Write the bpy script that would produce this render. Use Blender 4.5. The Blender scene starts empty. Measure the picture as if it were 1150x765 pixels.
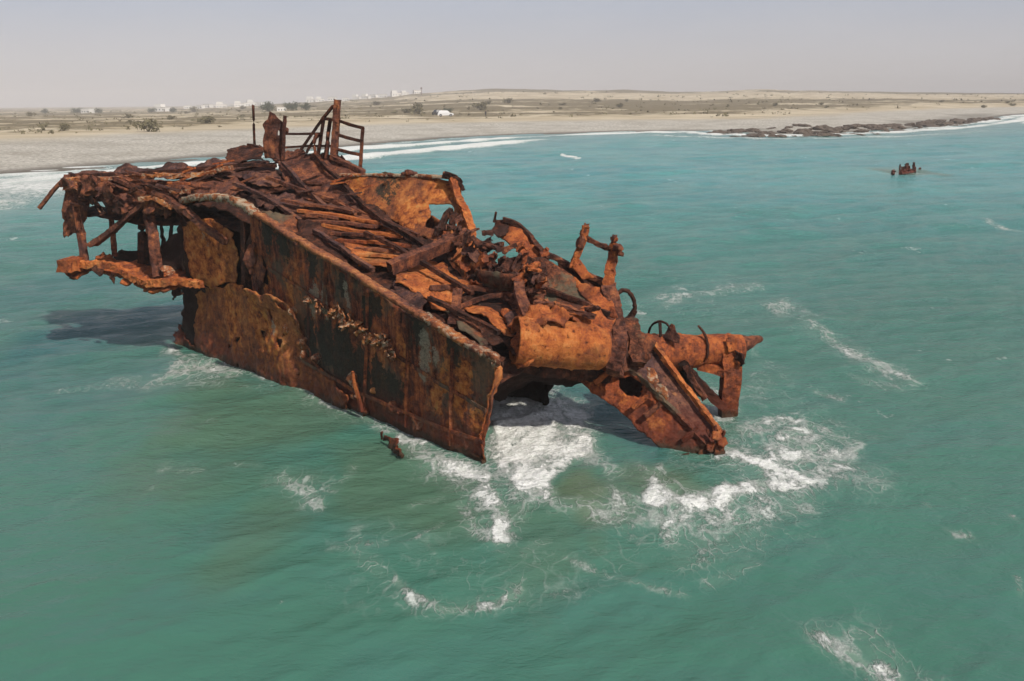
import bpy, math, random
import numpy as np
from mathutils import Vector, Matrix

random.seed(7)
S = bpy.context.scene
C = S.collection
R = math.radians

# ------------------------------------------------------------------ camera maths
H = 6.0
PITCH = R(15.1)
ROLL = R(0.5)
F = 996.0


def ray(px, py):
    x = (px - 575) / F
    y = -(py - 382.5) / F
    x, y = x * math.cos(ROLL) + y * math.sin(ROLL), -x * math.sin(ROLL) + y * math.cos(ROLL)
    c, s = math.cos(PITCH), math.sin(PITCH)
    return np.array([x, c + y * s, -s + y * c])


def P(px, py, D):
    r = ray(px, py)
    return np.array([0, 0, H]) + r * (D / r[1])


def G(px, py, z=0.0):
    r = ray(px, py)
    return np.array([0, 0, H]) + r * ((z - H) / r[2])


N0 = G(545, 518)
F0 = G(205, 388)
U = (N0 - F0)[:2]
U = U / np.linalg.norm(U)
V = np.array([-U[1], U[0]])


def PV(px, py, v=0.0):
    r = ray(px, py)
    return np.array([0, 0, H]) + r * ((v + N0[:2] @ V) / (r[:2] @ V))


def W(u, v, z):
    q = N0[:2] + U * u + V * v
    return np.array([q[0], q[1], z])


# ------------------------------------------------------------------ vectorised noise
_rs = np.random.RandomState(3)
_tab = _rs.rand(65536).astype(np.float32)


def _h(ix, iy, iz):
    return _tab[(ix * 374761393 + iy * 668265263 + iz * 2147483647 + (ix ^ iy) * 1274126177) & 65535]


def vnoise(p, sc=1.0, seed=0):
    q = np.asarray(p, float) * sc + seed * 17.31
    if q.shape[1] == 2:
        q = np.c_[q, np.full(len(q), seed * 3.7)]
    i = np.floor(q).astype(np.int64)
    f = q - i
    f = f * f * (3 - 2 * f)
    r = 0
    for a in (0, 1):
        for b in (0, 1):
            for c in (0, 1):
                w = (f[:, 0] if a else 1 - f[:, 0]) * (f[:, 1] if b else 1 - f[:, 1]) * (f[:, 2] if c else 1 - f[:, 2])
                r = r + w * _h(i[:, 0] + a, i[:, 1] + b, i[:, 2] + c)
    return r * 2 - 1


def fbm(p, sc=1.0, octs=4, seed=0, gain=0.5):
    r, a, t = 0, 1, 0
    for k in range(octs):
        r = r + a * vnoise(p, sc * 2 ** k, seed + k * 5)
        t += a
        a *= gain
    return r / t


# ------------------------------------------------------------------ object helpers
def tag(o, label=None, cat=None, group=None, kind=None):
    if label: o['label'] = label
    if cat: o['category'] = cat
    if group: o['group'] = group
    if kind: o['kind'] = kind
    return o


def empty(name, loc=(0, 0, 0), rz=0.0, parent=None):
    o = bpy.data.objects.new(name, None)
    o.empty_display_size = 0.3
    o.location = loc
    o.rotation_euler = (0, 0, rz)
    C.objects.link(o)
    if parent: o.parent = parent
    return o


class MB:
    def __init__(s):
        s.v, s.f, s.n = [], [], 0
        s.tint = []

    def add(s, v, f, tint=None):
        v = np.asarray(v, float)
        s.v.append(v)
        s.f += [tuple(int(i) + s.n for i in q) for q in f]
        s.tint.append(np.zeros((len(v), 3)) if tint is None else tint)
        s.n += len(v)
        return s

    def build(s, name, mat, parent=None, smooth=True, off=None, has_tint=False):
        v = np.concatenate(s.v)
        if off is not None: v = v - np.asarray(off)
        me = bpy.data.meshes.new(name)
        me.from_pydata(v.tolist(), [], s.f)
        if smooth:
            me.polygons.foreach_set('use_smooth', [True] * len(me.polygons))
        if has_tint:
            t = np.concatenate(s.tint)
            a = me.color_attributes.new('tint', 'FLOAT_COLOR', 'POINT')
            a.data.foreach_set('color', np.c_[t, np.ones(len(t))].astype(np.float32).ravel())
        me.materials.append(mat)
        me.update()
        o = bpy.data.objects.new(name, me)
        C.objects.link(o)
        if parent: o.parent = parent
        return o


def thicken(v, f, t):
    """closed sheet of thickness t from vertices v and quads/tris f"""
    v = np.asarray(v, float)
    n = np.zeros_like(v)
    fa_ = np.array([(q[0], q[1], q[2], q[-1]) for q in f])
    nn = np.cross(v[fa_[:, 1]] - v[fa_[:, 0]], v[fa_[:, 3]] - v[fa_[:, 0]])
    for c_ in range(4): np.add.at(n, fa_[:, c_], nn)
    n /= (np.linalg.norm(n, axis=1)[:, None] + 1e-12)
    k = len(v)
    nv = np.concatenate([v, v - n * t])
    nf = [tuple(q) for q in f] + [tuple(i + k for i in reversed(q)) for q in f]
    edges = {}
    for q in f:
        for a, b in zip(q, list(q[1:]) + [q[0]]):
            edges[(a, b)] = 1
    for (a, b) in edges:
        if (b, a) not in edges:
            nf.append((a, a + k, b + k, b))
    return nv, nf


def inside(poly, x, y):
    r = np.zeros(len(x), bool)
    n = len(poly)
    for i in range(n):
        x1, y1 = poly[i]
        x2, y2 = poly[(i + 1) % n]
        c = ((y1 > y) != (y2 > y)) & (x < (x2 - x1) * (y - y1) / (y2 - y1 + 1e-12) + x1)
        r ^= c
    return r


def ragged(pts, amp, rng, lo=0.07):
    """subdivide a closed 3-D outline and move the new points in and out: a torn edge"""
    pts = [np.array(p, float) for p in pts]
    while True:
        out, did = [], False
        for i, p in enumerate(pts):
            q = pts[(i + 1) % len(pts)]
            out.append(p)
            d = np.linalg.norm(q - p)
            if d > lo * 2:
                j = np.array([rng.gauss(0, 1) for _ in range(3)]) * amp * min(d, 0.5)
                out.append((p + q) / 2 + j)
                did = True
        pts = out
        if not did or len(pts) > 400: return pts


def plate(mb, outline, step=0.05, thick=0.03, crump=0.03, csc=2.0, fine=0.012, jag=0.12, seed=0, holes=(), paint=(), pit=0.0, face=None):
    """a torn, dented sheet of steel through the 3-D outline"""
    rng = random.Random(seed)
    thick *= .7
    step *= .8
    O = np.array(ragged(outline, jag, rng)) if jag else np.array(outline, float)
    c = O.mean(0)
    _, _, vt = np.linalg.svd(O - c)
    ex, ey, ez = vt
    if ez @ (np.array([0, 0, H]) - c) < 0: ez = -ez
    if np.cross(ex, ey) @ ez < 0: ey = -ey
    o2 = np.c_[(O - c) @ ex, (O - c) @ ey]
    oz = (O - c) @ ez
    lo, hi = o2.min(0) - step, o2.max(0) + step
    nx, ny = int((hi[0] - lo[0]) / step) + 2, int((hi[1] - lo[1]) / step) + 2
    gx, gy = np.meshgrid(lo[0] + np.arange(nx) * step, lo[1] + np.arange(ny) * step, indexing='ij')
    cx, cy = (gx[:-1, :-1] + step / 2).ravel(), (gy[:-1, :-1] + step / 2).ravel()
    keep = inside(o2, cx, cy)
    hp = []
    for hl in holes:
        hh = np.array(ragged(hl, jag, rng))
        h2 = np.c_[(hh - c) @ ex, (hh - c) @ ey]
        hp.append(h2)
        keep &= ~inside(h2, cx, cy)
    if pit:
        q = c + cx[:, None] * ex + cy[:, None] * ey
        keep &= fbm(q, 3.2, 3, seed + 40) < pit
    # keep only the largest connected piece of sheet
    K2 = keep.reshape(nx - 1, ny - 1)
    lab = np.zeros(K2.shape, int)
    best, bl, cur = 0, 0, 0
    for i0, j0 in np.argwhere(K2):
        if lab[i0, j0]: continue
        cur += 1
        lab[i0, j0] = cur
        st, cnt_ = [(i0, j0)], 0
        while st:
            a_, b_ = st.pop()
            cnt_ += 1
            for c_, d_ in ((a_ + 1, b_), (a_ - 1, b_), (a_, b_ + 1), (a_, b_ - 1)):
                if 0 <= c_ < nx - 1 and 0 <= d_ < ny - 1 and K2[c_, d_] and not lab[c_, d_]:
                    lab[c_, d_] = cur
                    st.append((c_, d_))
        if cnt_ > best: best, bl = cnt_, cur
    keep = (lab == bl).ravel() & keep
    kx, ky = np.divmod(np.arange(len(cx)), ny - 1)
    idx = lambda a, b: a * ny + b
    F4 = np.c_[idx(kx, ky), idx(kx + 1, ky), idx(kx + 1, ky + 1), idx(kx, ky + 1)][keep]
    if len(F4) == 0: return
    pts = np.c_[gx.ravel(), gy.ravel()]
    used, inv = np.unique(F4.ravel(), return_inverse=True)
    F4 = inv.reshape(F4.shape)
    p = pts[used]
    # pull the border vertices on to the outline
    cnt = np.bincount(F4.ravel(), minlength=len(p))
    bi = np.where(cnt < 4)[0]
    segs = []
    for pl in [o2] + hp:
        segs.append(np.c_[pl, np.roll(pl, -1, 0)])
    segs = np.concatenate(segs)
    for i in bi:
        a, b = segs[:, :2], segs[:, 2:]
        ab = b - a
        t = np.clip(((p[i] - a) * ab).sum(1) / ((ab ** 2).sum(1) + 1e-12), 0, 1)
        qq = a + ab * t[:, None]
        d = np.linalg.norm(qq - p[i], axis=1)
        j = d.argmin()
        if d[j] < step * 0.9: p[i] = p[i] + (qq[j] - p[i]) * 0.92
    sel = np.arange(0, len(o2), max(1, len(o2) // 60))
    d2 = ((p[:, None, :] - o2[None, sel, :]) ** 2).sum(2) + 1e-4
    w = 1 / d2 ** 1.2
    z = (w * oz[sel]).sum(1) / w.sum(1)
    q = c + p[:, :1] * ex + p[:, 1:] * ey + z[:, None] * ez
    q = q + ez * (fbm(q, csc, 3, seed) * crump + fbm(q, 9, 3, seed + 9) * fine)[:, None]
    if face is not None: q = q + np.asarray(face)
    tint = np.zeros((len(q), 3))
    for (pt, r, ch, val) in paint:
        d = np.linalg.norm((q - pt) * np.array([1.1, 1.1, .62]), axis=1)
        d = d * (1 + 0.9 * fbm(q * np.array([1, 1, .45]), 2.6, 4, seed + 77))
        tint[:, ch] = np.maximum(tint[:, ch], val * np.clip((r * 1.25 - d) / (r * 0.9), 0, 1))
    nv, nf = thicken(q, F4.tolist(), thick)
    mb.add(nv, nf, np.concatenate([tint, tint]))


PROF = {
    'box': [(-.5, -.5), (0, -.5), (.5, -.5), (.5, 0), (.5, .5), (0, .5), (-.5, .5), (-.5, 0)],
    'L': [(-.5, -.5), (.5, -.5), (.5, -.35), (-.32, -.33), (-.34, .5), (-.5, .5)],
    'I': [(-.5, -.5), (.5, -.5), (.5, -.36), (.08, -.34), (.08, .34), (.5, .36), (.5, .5), (-.5, .5), (-.5, .36), (-.08, .34), (-.08, -.34), (-.5, -.36)],
    'U': [(-.5, -.5), (.5, -.5), (.5, .5), (.36, .5), (.35, -.34), (-.35, -.34), (-.36, .5), (-.5, .5)],
    'pipe': [(.5 * math.cos(a * math.pi / 6), .5 * math.sin(a * math.pi / 6)) for a in range(12)],
}


def beam(mb, pts, w, h=None, prof='box', jit=0.12, up=(0, 0, 1), step=0.1, seed=0, twist=0.0, taper=1.0, wob=0.0):
    """corroded bar swept along 3-D points"""
    h = h or w
    pts = [np.array(p, float) for p in pts]
    path = []
    for a, b in zip(pts, pts[1:]):
        n = max(2, int(np.linalg.norm(b - a) / step))
        for k in range(n): path.append(a + (b - a) * k / n)
    path.append(pts[-1])
    path = np.array(path)
    if len(pts) > 2:
        for _ in range(2): path[1:-1] = (path[:-2] + path[1:-1] * 2 + path[2:]) / 4
    if wob:
        path = path + np.c_[vnoise(path, 1.6, seed + 1), vnoise(path, 1.6, seed + 2), vnoise(path, 1.6, seed + 3)] * wob
    pr = np.array(PROF[prof])
    K = len(pr)
    vs = []
    up = np.array(up, float)
    for i, p in enumerate(path):
        t = path[min(i + 1, len(path) - 1)] - path[max(i - 1, 0)]
        t /= np.linalg.norm(t) + 1e-9
        s = np.cross(t, up)
        if np.linalg.norm(s) < 0.05: s = np.cross(t, (1, 0.3, 0))
        s /= np.linalg.norm(s)
        n = np.cross(s, t)
        a = twist * i / len(path)
        ca, sa = math.cos(a), math.sin(a)
        s, n = s * ca + n * sa, n * ca - s * sa
        k = 1 + (taper - 1) * i / (len(path) - 1)
        vs.append(p + (pr[:, :1] * s * w + pr[:, 1:] * n * h) * k)
    vs = np.concatenate(vs)
    m = min(w, h)
    vs = vs + np.c_[fbm(vs, 4 / max(m, .12), 2, seed + 5), fbm(vs, 4 / max(m, .12), 2, seed + 6), fbm(vs, 4 / max(m, .12), 2, seed + 7)] * jit * m
    f = []
    n = len(path)
    for i in range(n - 1):
        for j in range(K):
            f.append((i * K + j, i * K + (j + 1) % K, (i + 1) * K + (j + 1) % K, (i + 1) * K + j))
    f.append(tuple(reversed(range(K))))
    f.append(tuple((n - 1) * K + j for j in range(K)))
    mb.add(vs, f)


def tube(mb, a, b, r0, r1, seg=40, rings=40, jit=0.02, wall=0.04, seed=0, bands=0, caps=(0, 0), dent=0.03, hole=None):
    """hollow battered cylinder; caps give the dome depth at each end, 0 = open end"""
    a, b = np.array(a, float), np.array(b, float)
    t = b - a
    Ln = np.linalg.norm(t)
    t /= Ln
    s = np.cross(t, (0, 0, 1))
    s /= np.linalg.norm(s)
    n = np.cross(s, t)
    prof = []
    if caps[0]:
        for k in range(6): prof.append((-caps[0] * math.cos(k / 6 * math.pi / 2), r0 * math.sin(k / 6 * math.pi / 2) + 0.003))
    for k in range(rings + 1):
        x = k / rings
        prof.append((x * Ln, r0 + (r1 - r0) * x))
    if caps[1]:
        for k in range(1, 7): prof.append((Ln + caps[1] * math.sin(k / 6 * math.pi / 2), r1 * math.cos(k / 6 * math.pi / 2) + 0.003))
    vs = []
    for x, r in prof:
        for j in range(seg):
            an = 2 * math.pi * j / seg
            vs.append(a + t * x + (s * math.cos(an) + n * math.sin(an)) * r)
    vs = np.array(vs)
    cen = a + ((vs - a) @ t)[:, None] * t
    rad = vs - cen
    rad /= np.linalg.norm(rad, axis=1)[:, None] + 1e-9
    rr = 1 - 2 * 0
    d = fbm(vs, 1.6, 3, seed) * dent + fbm(vs, 8, 3, seed + 3) * jit
    if bands:
        xx = (vs - a) @ t
        for k in range(bands):
            d = d + 0.022 * np.exp(-((xx - Ln * (k + .5) / bands) / 0.03) ** 2)
    vs = vs + rad * d[:, None]
    f = []
    N = len(prof)
    for i in range(N - 1):
        for j in range(seg):
            q = (i * seg + j, i * seg + (j + 1) % seg, (i + 1) * seg + (j + 1) % seg, (i + 1) * seg + j)
            if hole is not None:
                m = vs[list(q)].mean(0)
                if hole(m, ((m - a) @ t) / Ln): continue
            f.append(tuple(reversed(q)))
    # orient outwards check
    q = f[0]
    nn = np.cross(vs[q[1]] - vs[q[0]], vs[q[-1]] - vs[q[0]])
    if nn @ rad[q[0]] < 0: f = [tuple(reversed(q)) for q in f]
    nv, nf = thicken(vs, f, wall)
    mb.add(nv, nf)


def ring(mb, c, ax, ay, w, seg=28, a0=0, a1=360, seed=0, jit=.1):
    pts = []
    for k in range(seg + 1):
        a = R(a0 + (a1 - a0) * k / seg)
        pts.append(np.array(c) + np.array(ax) * math.cos(a) + np.array(ay) * math.sin(a))
    beam(mb, pts, w, w, 'pipe', jit=jit, step=w * 1.2, seed=seed, up=np.cross(ax, ay))


def lump(mb, c, r, seed=0, n=10, sq=(1, 1, 1), rough=0.35):
    vs, f = [], []
    m = n * 2
    for i in range(n + 1):
        th = math.pi * i / n
        for j in range(m):
            ph = 2 * math.pi * j / m
            vs.append((math.sin(th) * math.cos(ph), math.sin(th) * math.sin(ph), math.cos(th)))
    vs = np.array(vs)
    vs = vs * (1 + rough * fbm(vs, 1.3, 3, seed))[:, None]
    vs = vs * np.array(sq) * r + np.array(c)
    for i in range(n):
        for j in range(m):
            f.append((i * m + j, (i + 1) * m + j, (i + 1) * m + (j + 1) % m, i * m + (j + 1) % m))
    mb.add(vs, f)


# ------------------------------------------------------------------ materials
def mat_new(name):
    m = bpy.data.materials.new(name)
    m.use_nodes = True
    nt = m.node_tree
    nt.nodes.clear()
    out = nt.nodes.new('ShaderNodeOutputMaterial')
    b = nt.nodes.new('ShaderNodeBsdfPrincipled')
    nt.links.new(b.outputs[0], out.inputs[0])
    return m, nt, b


class NT:
    def __init__(s, nt):
        s.nt = nt

    def n(s, t, **k):
        o = s.nt.nodes.new(t)
        for a, b in k.items(): setattr(o, a, b)
        return o

    def l(s, a, b):
        s.nt.links.new(a, b)

    def pos(s):
        return s.n('ShaderNodeNewGeometry').outputs['Position']

    def obj(s):
        return s.n('ShaderNodeTexCoord').outputs['Object']

    def mapping(s, v, scale=(1, 1, 1), rot=(0, 0, 0), loc=(0, 0, 0)):
        m = s.n('ShaderNodeMapping')
        s.l(v, m.inputs[0])
        m.inputs['Scale'].default_value = scale
        m.inputs['Rotation'].default_value = rot
        m.inputs['Location'].default_value = loc
        return m.outputs[0]

    def noise(s, v, scale, detail=6, rough=0.55, dist=0.0):
        m = s.n('ShaderNodeTexNoise')
        s.l(v, m.inputs['Vector'])
        m.inputs['Scale'].default_value = scale
        m.inputs['Detail'].default_value = detail
        m.inputs['Roughness'].default_value = rough
        m.inputs['Distortion'].default_value = dist
        return m.outputs[0]

    def noisec(s, v, scale, detail=3):
        m = s.n('ShaderNodeTexNoise')
        s.l(v, m.inputs['Vector'])
        m.inputs['Scale'].default_value = scale
        m.inputs['Detail'].default_value = detail
        return m.outputs[1]

    def vor(s, v, scale, feature='F1', out=0, rnd=1.0):
        m = s.n('ShaderNodeTexVoronoi', feature=feature)
        s.l(v, m.inputs['Vector'])
        m.inputs['Scale'].default_value = scale
        m.inputs['Randomness'].default_value = rnd
        return m.outputs[out]

    def math(s, op, a, b=None, c=None, clamp=False):
        m = s.n('ShaderNodeMath', operation=op)
        m.use_clamp = clamp
        for i, x in enumerate((a, b, c)):
            if x is None: continue
            if isinstance(x, (int, float)): m.inputs[i].default_value = x
            else: s.l(x, m.inputs[i])
        return m.outputs[0]

    def ss(s, x, lo, hi, a=0.0, b=1.0):
        m = s.n('ShaderNodeMapRange', interpolation_type='SMOOTHSTEP')
        s.l(x, m.inputs[0])
        for i, q in ((1, lo), (2, hi), (3, a), (4, b)):
            if isinstance(q, (int, float)): m.inputs[i].default_value = q
            else: s.l(q, m.inputs[i])
        return m.outputs[0]

    def mix(s, f, a, b, mode='MIX'):
        m = s.n('ShaderNodeMix', data_type='RGBA', blend_type=mode)
        for i, x in ((0, f), (6, a), (7, b)):
            if isinstance(x, (int, float)): m.inputs[i].default_value = x
            elif isinstance(x, tuple): m.inputs[i].default_value = (*x, 1)
            else: s.l(x, m.inputs[i])
        return m.outputs[2]

    def ramp(s, x, stops):
        m = s.n('ShaderNodeValToRGB')
        s.l(x, m.inputs[0])
        e = m.color_ramp.elements
        while len(e) < len(stops): e.new(0.5)
        for i, (p, c) in enumerate(stops):
            e[i].position = p
            e[i].color = (*c, 1)
        return m.outputs[0]

    def bump(s, h, strength, dist, normal=None):
        m = s.n('ShaderNodeBump')
        s.l(h, m.inputs['Height'])
        m.inputs['Strength'].default_value = strength
        m.inputs['Distance'].default_value = dist
        if normal: s.l(normal, m.inputs['Normal'])
        return m.outputs[0]

    def attr(s, name):
        a = s.n('ShaderNodeAttribute', attribute_name=name)
        return a


def rust(name, shift=0.0, sat=(1, 1, 1), pale=0.0, green=0.0, streak=0.35, bump=1.0, wet=0.0, tint=False):
    """layered iron rust: near-black scale, red-brown, orange bloom, straw flecks, runs of rust downwards"""
    m, nt, b = mat_new(name)
    t = NT(nt)
    p = t.pos()
    big = t.noise(p, 0.9, 5, 0.6, 0.3)
    med = t.noise(p, 5.5, 9, 0.72, 0.1)
    fin = t.noise(p, 30, 6, 0.75)
    strk = t.noise(t.mapping(p, (8, 8, 0.6)), 1.4, 7, 0.65)
    x = t.math('MULTIPLY', big, 0.34)
    x = t.math('MULTIPLY_ADD', med, 0.46, x)
    x = t.math('MULTIPLY_ADD', strk, streak * 0.6, x)
    x = t.math('MULTIPLY_ADD', fin, 0.2, x)
    x = t.math('ADD', x, shift - streak * 0.3)
    x = t.math('MULTIPLY_ADD', t.math('SUBTRACT', x, 0.5), 1.35, 0.5)
    k = lambda c: tuple(c[i] * sat[i] for i in range(3))
    col = t.ramp(x, [(0.30, k((0.026, 0.011, 0.008))), (0.40, k((0.075, 0.025, 0.014))), (0.48, k((0.185, 0.060, 0.030))),
                     (0.56, k((0.34, 0.105, 0.036))), (0.65, k((0.50, 0.185, 0.055))), (0.78, k((0.56, 0.30, 0.12)))])
    # violet-brown old scale
    sc = t.ss(t.noise(t.mapping(p, loc=(7, 3, 1)), 2.2, 6, 0.62), 0.50, 0.62)
    col = t.mix(t.math('MULTIPLY', sc, 0.45), col, k((0.095, 0.045, 0.036)))
    # pits
    pit = t.ss(t.noise(t.mapping(p, loc=(2, 9, 4)), 11, 5, 0.75), 0.56, 0.66)
    col = t.mix(t.math('MULTIPLY', pit, 0.7), col, (0.018, 0.010, 0.008))
    # pale salt and old paint flecks
    fl = t.ss(t.noise(t.mapping(p, loc=(5, 5, 9)), 14 - pale * 9, 8, 0.72), 0.62 - pale * 0.21, 0.70 - pale * 0.19)
    col = t.mix(t.math('MULTIPLY', fl, 0.30 + pale * 0.65), col, (0.50, 0.40, 0.28))
    if green:
        gr = t.ss(t.noise(t.mapping(p, (1, 1, .6), loc=(1, 2, 3)), 1.6, 6, 0.65), 0.46, 0.60)
        col = t.mix(t.math('MULTIPLY', gr, green), col, (0.115, 0.105, 0.068))
    if tint:
        a = t.attr('tint').outputs['Color']
        sp = t.n('ShaderNodeSeparateColor')
        t.l(a, sp.inputs[0])
        brk = t.noise(t.mapping(p, loc=(3, 1, 8)), 7, 7, 0.75)
        def msk(ch, soft=0.2):
            return t.ss(t.math('ADD', sp.outputs[ch], t.math('MULTIPLY', t.math('SUBTRACT', brk, 0.5), 2.0)), 0.40, 0.40 + soft)
        col = t.mix(t.math('MULTIPLY', msk(1), 0.75), col, t.ramp(med, [(0.38, (0.11, 0.026, 0.012)), (0.46, (0.36, 0.095, 0.026)), (0.55, (0.62, 0.20, 0.045)), (0.68, (0.62, 0.31, 0.09))]))
        col = t.mix(t.math('MULTIPLY', msk(2), 0.9), col, t.ramp(fin, [(0.4, (0.017, 0.017, 0.013)), (0.62, (0.045, 0.045, 0.030))]))
        col = t.mix(t.math('MULTIPLY', msk(0), 0.75), col, t.ramp(fin, [(0.35, (0.17, 0.12, 0.075)), (0.6, (0.42, 0.36, 0.26))]))
    # wet weed-dark band at the sea
    z = t.n('ShaderNodeSeparateXYZ')
    t.l(p, z.inputs[0])
    zz = t.math('MULTIPLY_ADD', med, 0.9, z.outputs[2])
    wetm = t.ss(zz, 0.60, 1.25, 1.0, 0.0)
    col = t.mix(t.math('MULTIPLY', wetm, 0.74), col, (0.125, 0.023, 0.009) if shift > -.15 else (.014, .009, .008))  # near-black instead for the shade-painted interior steel
    weed = t.ss(t.math('MULTIPLY_ADD', med, .5, z.outputs[2]), .26, .42, 1.0, 0.0)
    col = t.mix(t.math('MULTIPLY', weed, .8), col, (0.030, 0.026, 0.014))
    t.l(col, b.inputs['Base Color'])
    ro = t.math('SUBTRACT', 0.9, t.math('MULTIPLY', wetm, 0.45))
    t.l(ro, b.inputs['Roughness'])
    b.inputs['Specular IOR Level'].default_value = 0.25
    hgt = t.math('MULTIPLY_ADD', fin, 0.35, med)
    hgt = t.math('MULTIPLY_ADD', pit, -0.25, hgt)
    n1 = t.bump(hgt, 0.85 * bump, 0.07)
    fin2 = t.noise(p, 55, 4, 0.7)
    n2 = t.bump(fin2, 0.5 * bump, 0.012, n1)
    t.l(n2, b.inputs['Normal'])
    return m


M = {}
M['rust'] = rust('rusted_steel', 0.0)
M['dark'] = rust('dark_scale_rust', -0.10)
M['brown'] = rust('brown_deck_rust', -0.03, sat=(.95, 1.02, 1.2))
M['mauve'] = rust('mauve_scale_rust', -0.045, sat=(.85, 1.1, 1.55), streak=.15)
M['orange'] = rust('orange_rust', 0.08, streak=0.3, sat=(1.06, .88, .76))
M['orange2'] = rust('deep_orange_rust', 0.045, sat=(1.05, .86, .78))
M['edge'] = rust('pale_edge_rust', 0.05, sat=(1.0, 1.1, 1.35), pale=.15)
M['cream'] = rust('cream_corroded_paint', 0.04, pale=0.82)
M['hull'] = rust('hull_side_rust', -0.005, green=0.6, streak=0.85, tint=True, sat=(1.05, .9, .9))
M['hull2'] = rust('patched_orange_rust', 0.05, streak=0.35, tint=True)
M['crust'] = rust('peeling_crust', 0.04, pale=0.6)
M['mottle'] = rust('green_brown_mottled_rust', -0.03, green=0.8)
M['girder'] = rust('red_wet_girder_rust', 0.0, sat=(1.05, .82, .75), tint=True)
M['inner_shade'] = rust('shade_painted_inner_steel', -0.22)  # near-black rust: the hull interior's shade put into the colour
M['pipe'] = rust('pipe_rust', 0.085, streak=0.05, sat=(1.06, .88, .74))


def simple(name, col, rough=0.7, var=0.25, scale=3.0, spec=0.3, bump=0.0):
    m, nt, b = mat_new(name)
    t = NT(nt)
    p = t.obj()
    n = t.noise(p, scale, 5, 0.6)
    c = t.mix(n, tuple(x * (1 - var) for x in col), tuple(min(1, x * (1 + var)) for x in col))
    t.l(c, b.inputs['Base Color'])
    b.inputs['Roughness'].default_value = rough
    b.inputs['Specular IOR Level'].default_value = spec
    if bump: t.l(t.bump(n, 0.6, bump), b.inputs['Normal'])
    return m


M['white'] = simple('white_plaster', (0.78, 0.76, 0.72), 0.8, 0.06)
M['roofm'] = simple('pale_roof', (0.60, 0.57, 0.52), 0.8, 0.1)
M['window'] = simple('window_glass', (0.06, 0.07, 0.08), 0.25, 0.1, spec=0.5)
M['carwhite'] = simple('white_car_paint', (0.80, 0.80, 0.80), 0.25, 0.03, spec=0.5)
M['cardark'] = simple('dark_car_paint', (0.03, 0.032, 0.038), 0.25, 0.1, spec=0.5)
M['tyre'] = simple('tyre_rubber', (0.025, 0.025, 0.025), 0.9, 0.1)
M['rim'] = simple('wheel_rim', (0.35, 0.35, 0.36), 0.4, 0.05)
M['leaf'] = simple('dry_shrub_leaf', (0.165, 0.145, 0.080), 0.9, 0.45, 1.3)
M['leaf2'] = simple('tree_leaf', (0.060, 0.075, 0.036), 0.9, 0.4, 0.8)
M['bark'] = simple('bark', (0.12, 0.085, 0.055), 0.9, 0.3)
M['cloth'] = simple('dark_clothing', (0.02, 0.022, 0.03), 0.9, 0.2)
M['skin'] = simple('skin', (0.35, 0.20, 0.13), 0.6, 0.1)
M['rock'] = simple('dark_shore_rock', (0.105, 0.080, 0.062), 0.85, 0.5, 1.1, bump=0.2)
M['mast'] = simple('mast_steel', (0.16, 0.10, 0.09), 0.7, 0.1)

# ------------------------------------------------------------------ shore
SH = [(-1500, 470), (-700, 300), (-300, 236), (-100, 207), (0, 196.5), (60, 192), (200, 180.5), (300, 172), (410, 163.5), (470, 158.5), (520, 154.5), (600, 151),
      (700, 148), (800, 147), (840, 150.5), (880, 151.5), (930, 150), (985, 147.5), (1040, 143), (1090, 137), (1125, 131), (1150, 128.3), (1230, 124.5), (1400, 121.5), (1800, 119.2)]
SHW = np.array([G(a, b)[:2] for a, b in SH])


def shore_dist(x, y):
    """signed distance to the shore line, positive inland; and distance along it"""
    best = np.full(len(x), 1e9)
    sgn = np.ones(len(x))
    along = np.zeros(len(x))
    acc = 0
    for a, b in zip(SHW[:-1], SHW[1:]):
        ab = b - a
        L2 = ab @ ab
        t = np.clip(((x - a[0]) * ab[0] + (y - a[1]) * ab[1]) / L2, 0, 1)
        dx, dy = x - a[0] - ab[0] * t, y - a[1] - ab[1] * t
        d = np.hypot(dx, dy)
        s = np.sign(ab[0] * (y - a[1]) - ab[1] * (x - a[0]))
        m = d < best
        best[m] = d[m]
        sgn[m] = s[m]
        along[m] = (acc + t * math.sqrt(L2))[m]
        acc += math.sqrt(L2)
    return best * sgn, along


def sm(x, a, b):
    t = np.clip((x - a) / (b - a), 0, 1)
    return t * t * (3 - 2 * t)


def land_height(x, y):
    s, al = shore_dist(x, y)
    p2 = np.c_[x, y]
    px = 575 + x / np.maximum(y, 1) * F / math.cos(PITCH)
    D = y
    z = np.where(s < 0, s * 0.06, 1.5 * sm(s, 0, 45) ** 0.8)
    z = np.maximum(z, -4)
    dun = sm(s, 40, 75)
    z = z + dun * (0.75 * fbm(p2, 0.035, 4, 11) + 0.35 * fbm(p2, 0.12, 3, 12) + 0.35)
    k = sm(px, 200, 470)
    k2 = np.clip(k, 0, 1)
    # low on the left, rising dunes on the right
    z = z - (1 - k) * sm(D, 200, 700) * 1.6
    far = np.interp(D, [250, 330, 450, 620, 800, 1000, 1250, 1800], [0, 0.4, 2.2, 5.4, 9.5, 13.2, 13.2, 5])
    prof = np.interp(px, [200, 330, 430, 500, 560, 640, 760, 810, 860, 920, 1000, 1080, 1150, 1400],
                     [0.0, .34, .66, 1.0, 1.20, 1.08, .88, .90, .98, .84, .74, .62, .56, .4])
    rough = 1 + 0.28 * fbm(p2, 0.011, 4, 15)
    z = z + dun * far * prof * rough
    return z, s, px


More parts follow.
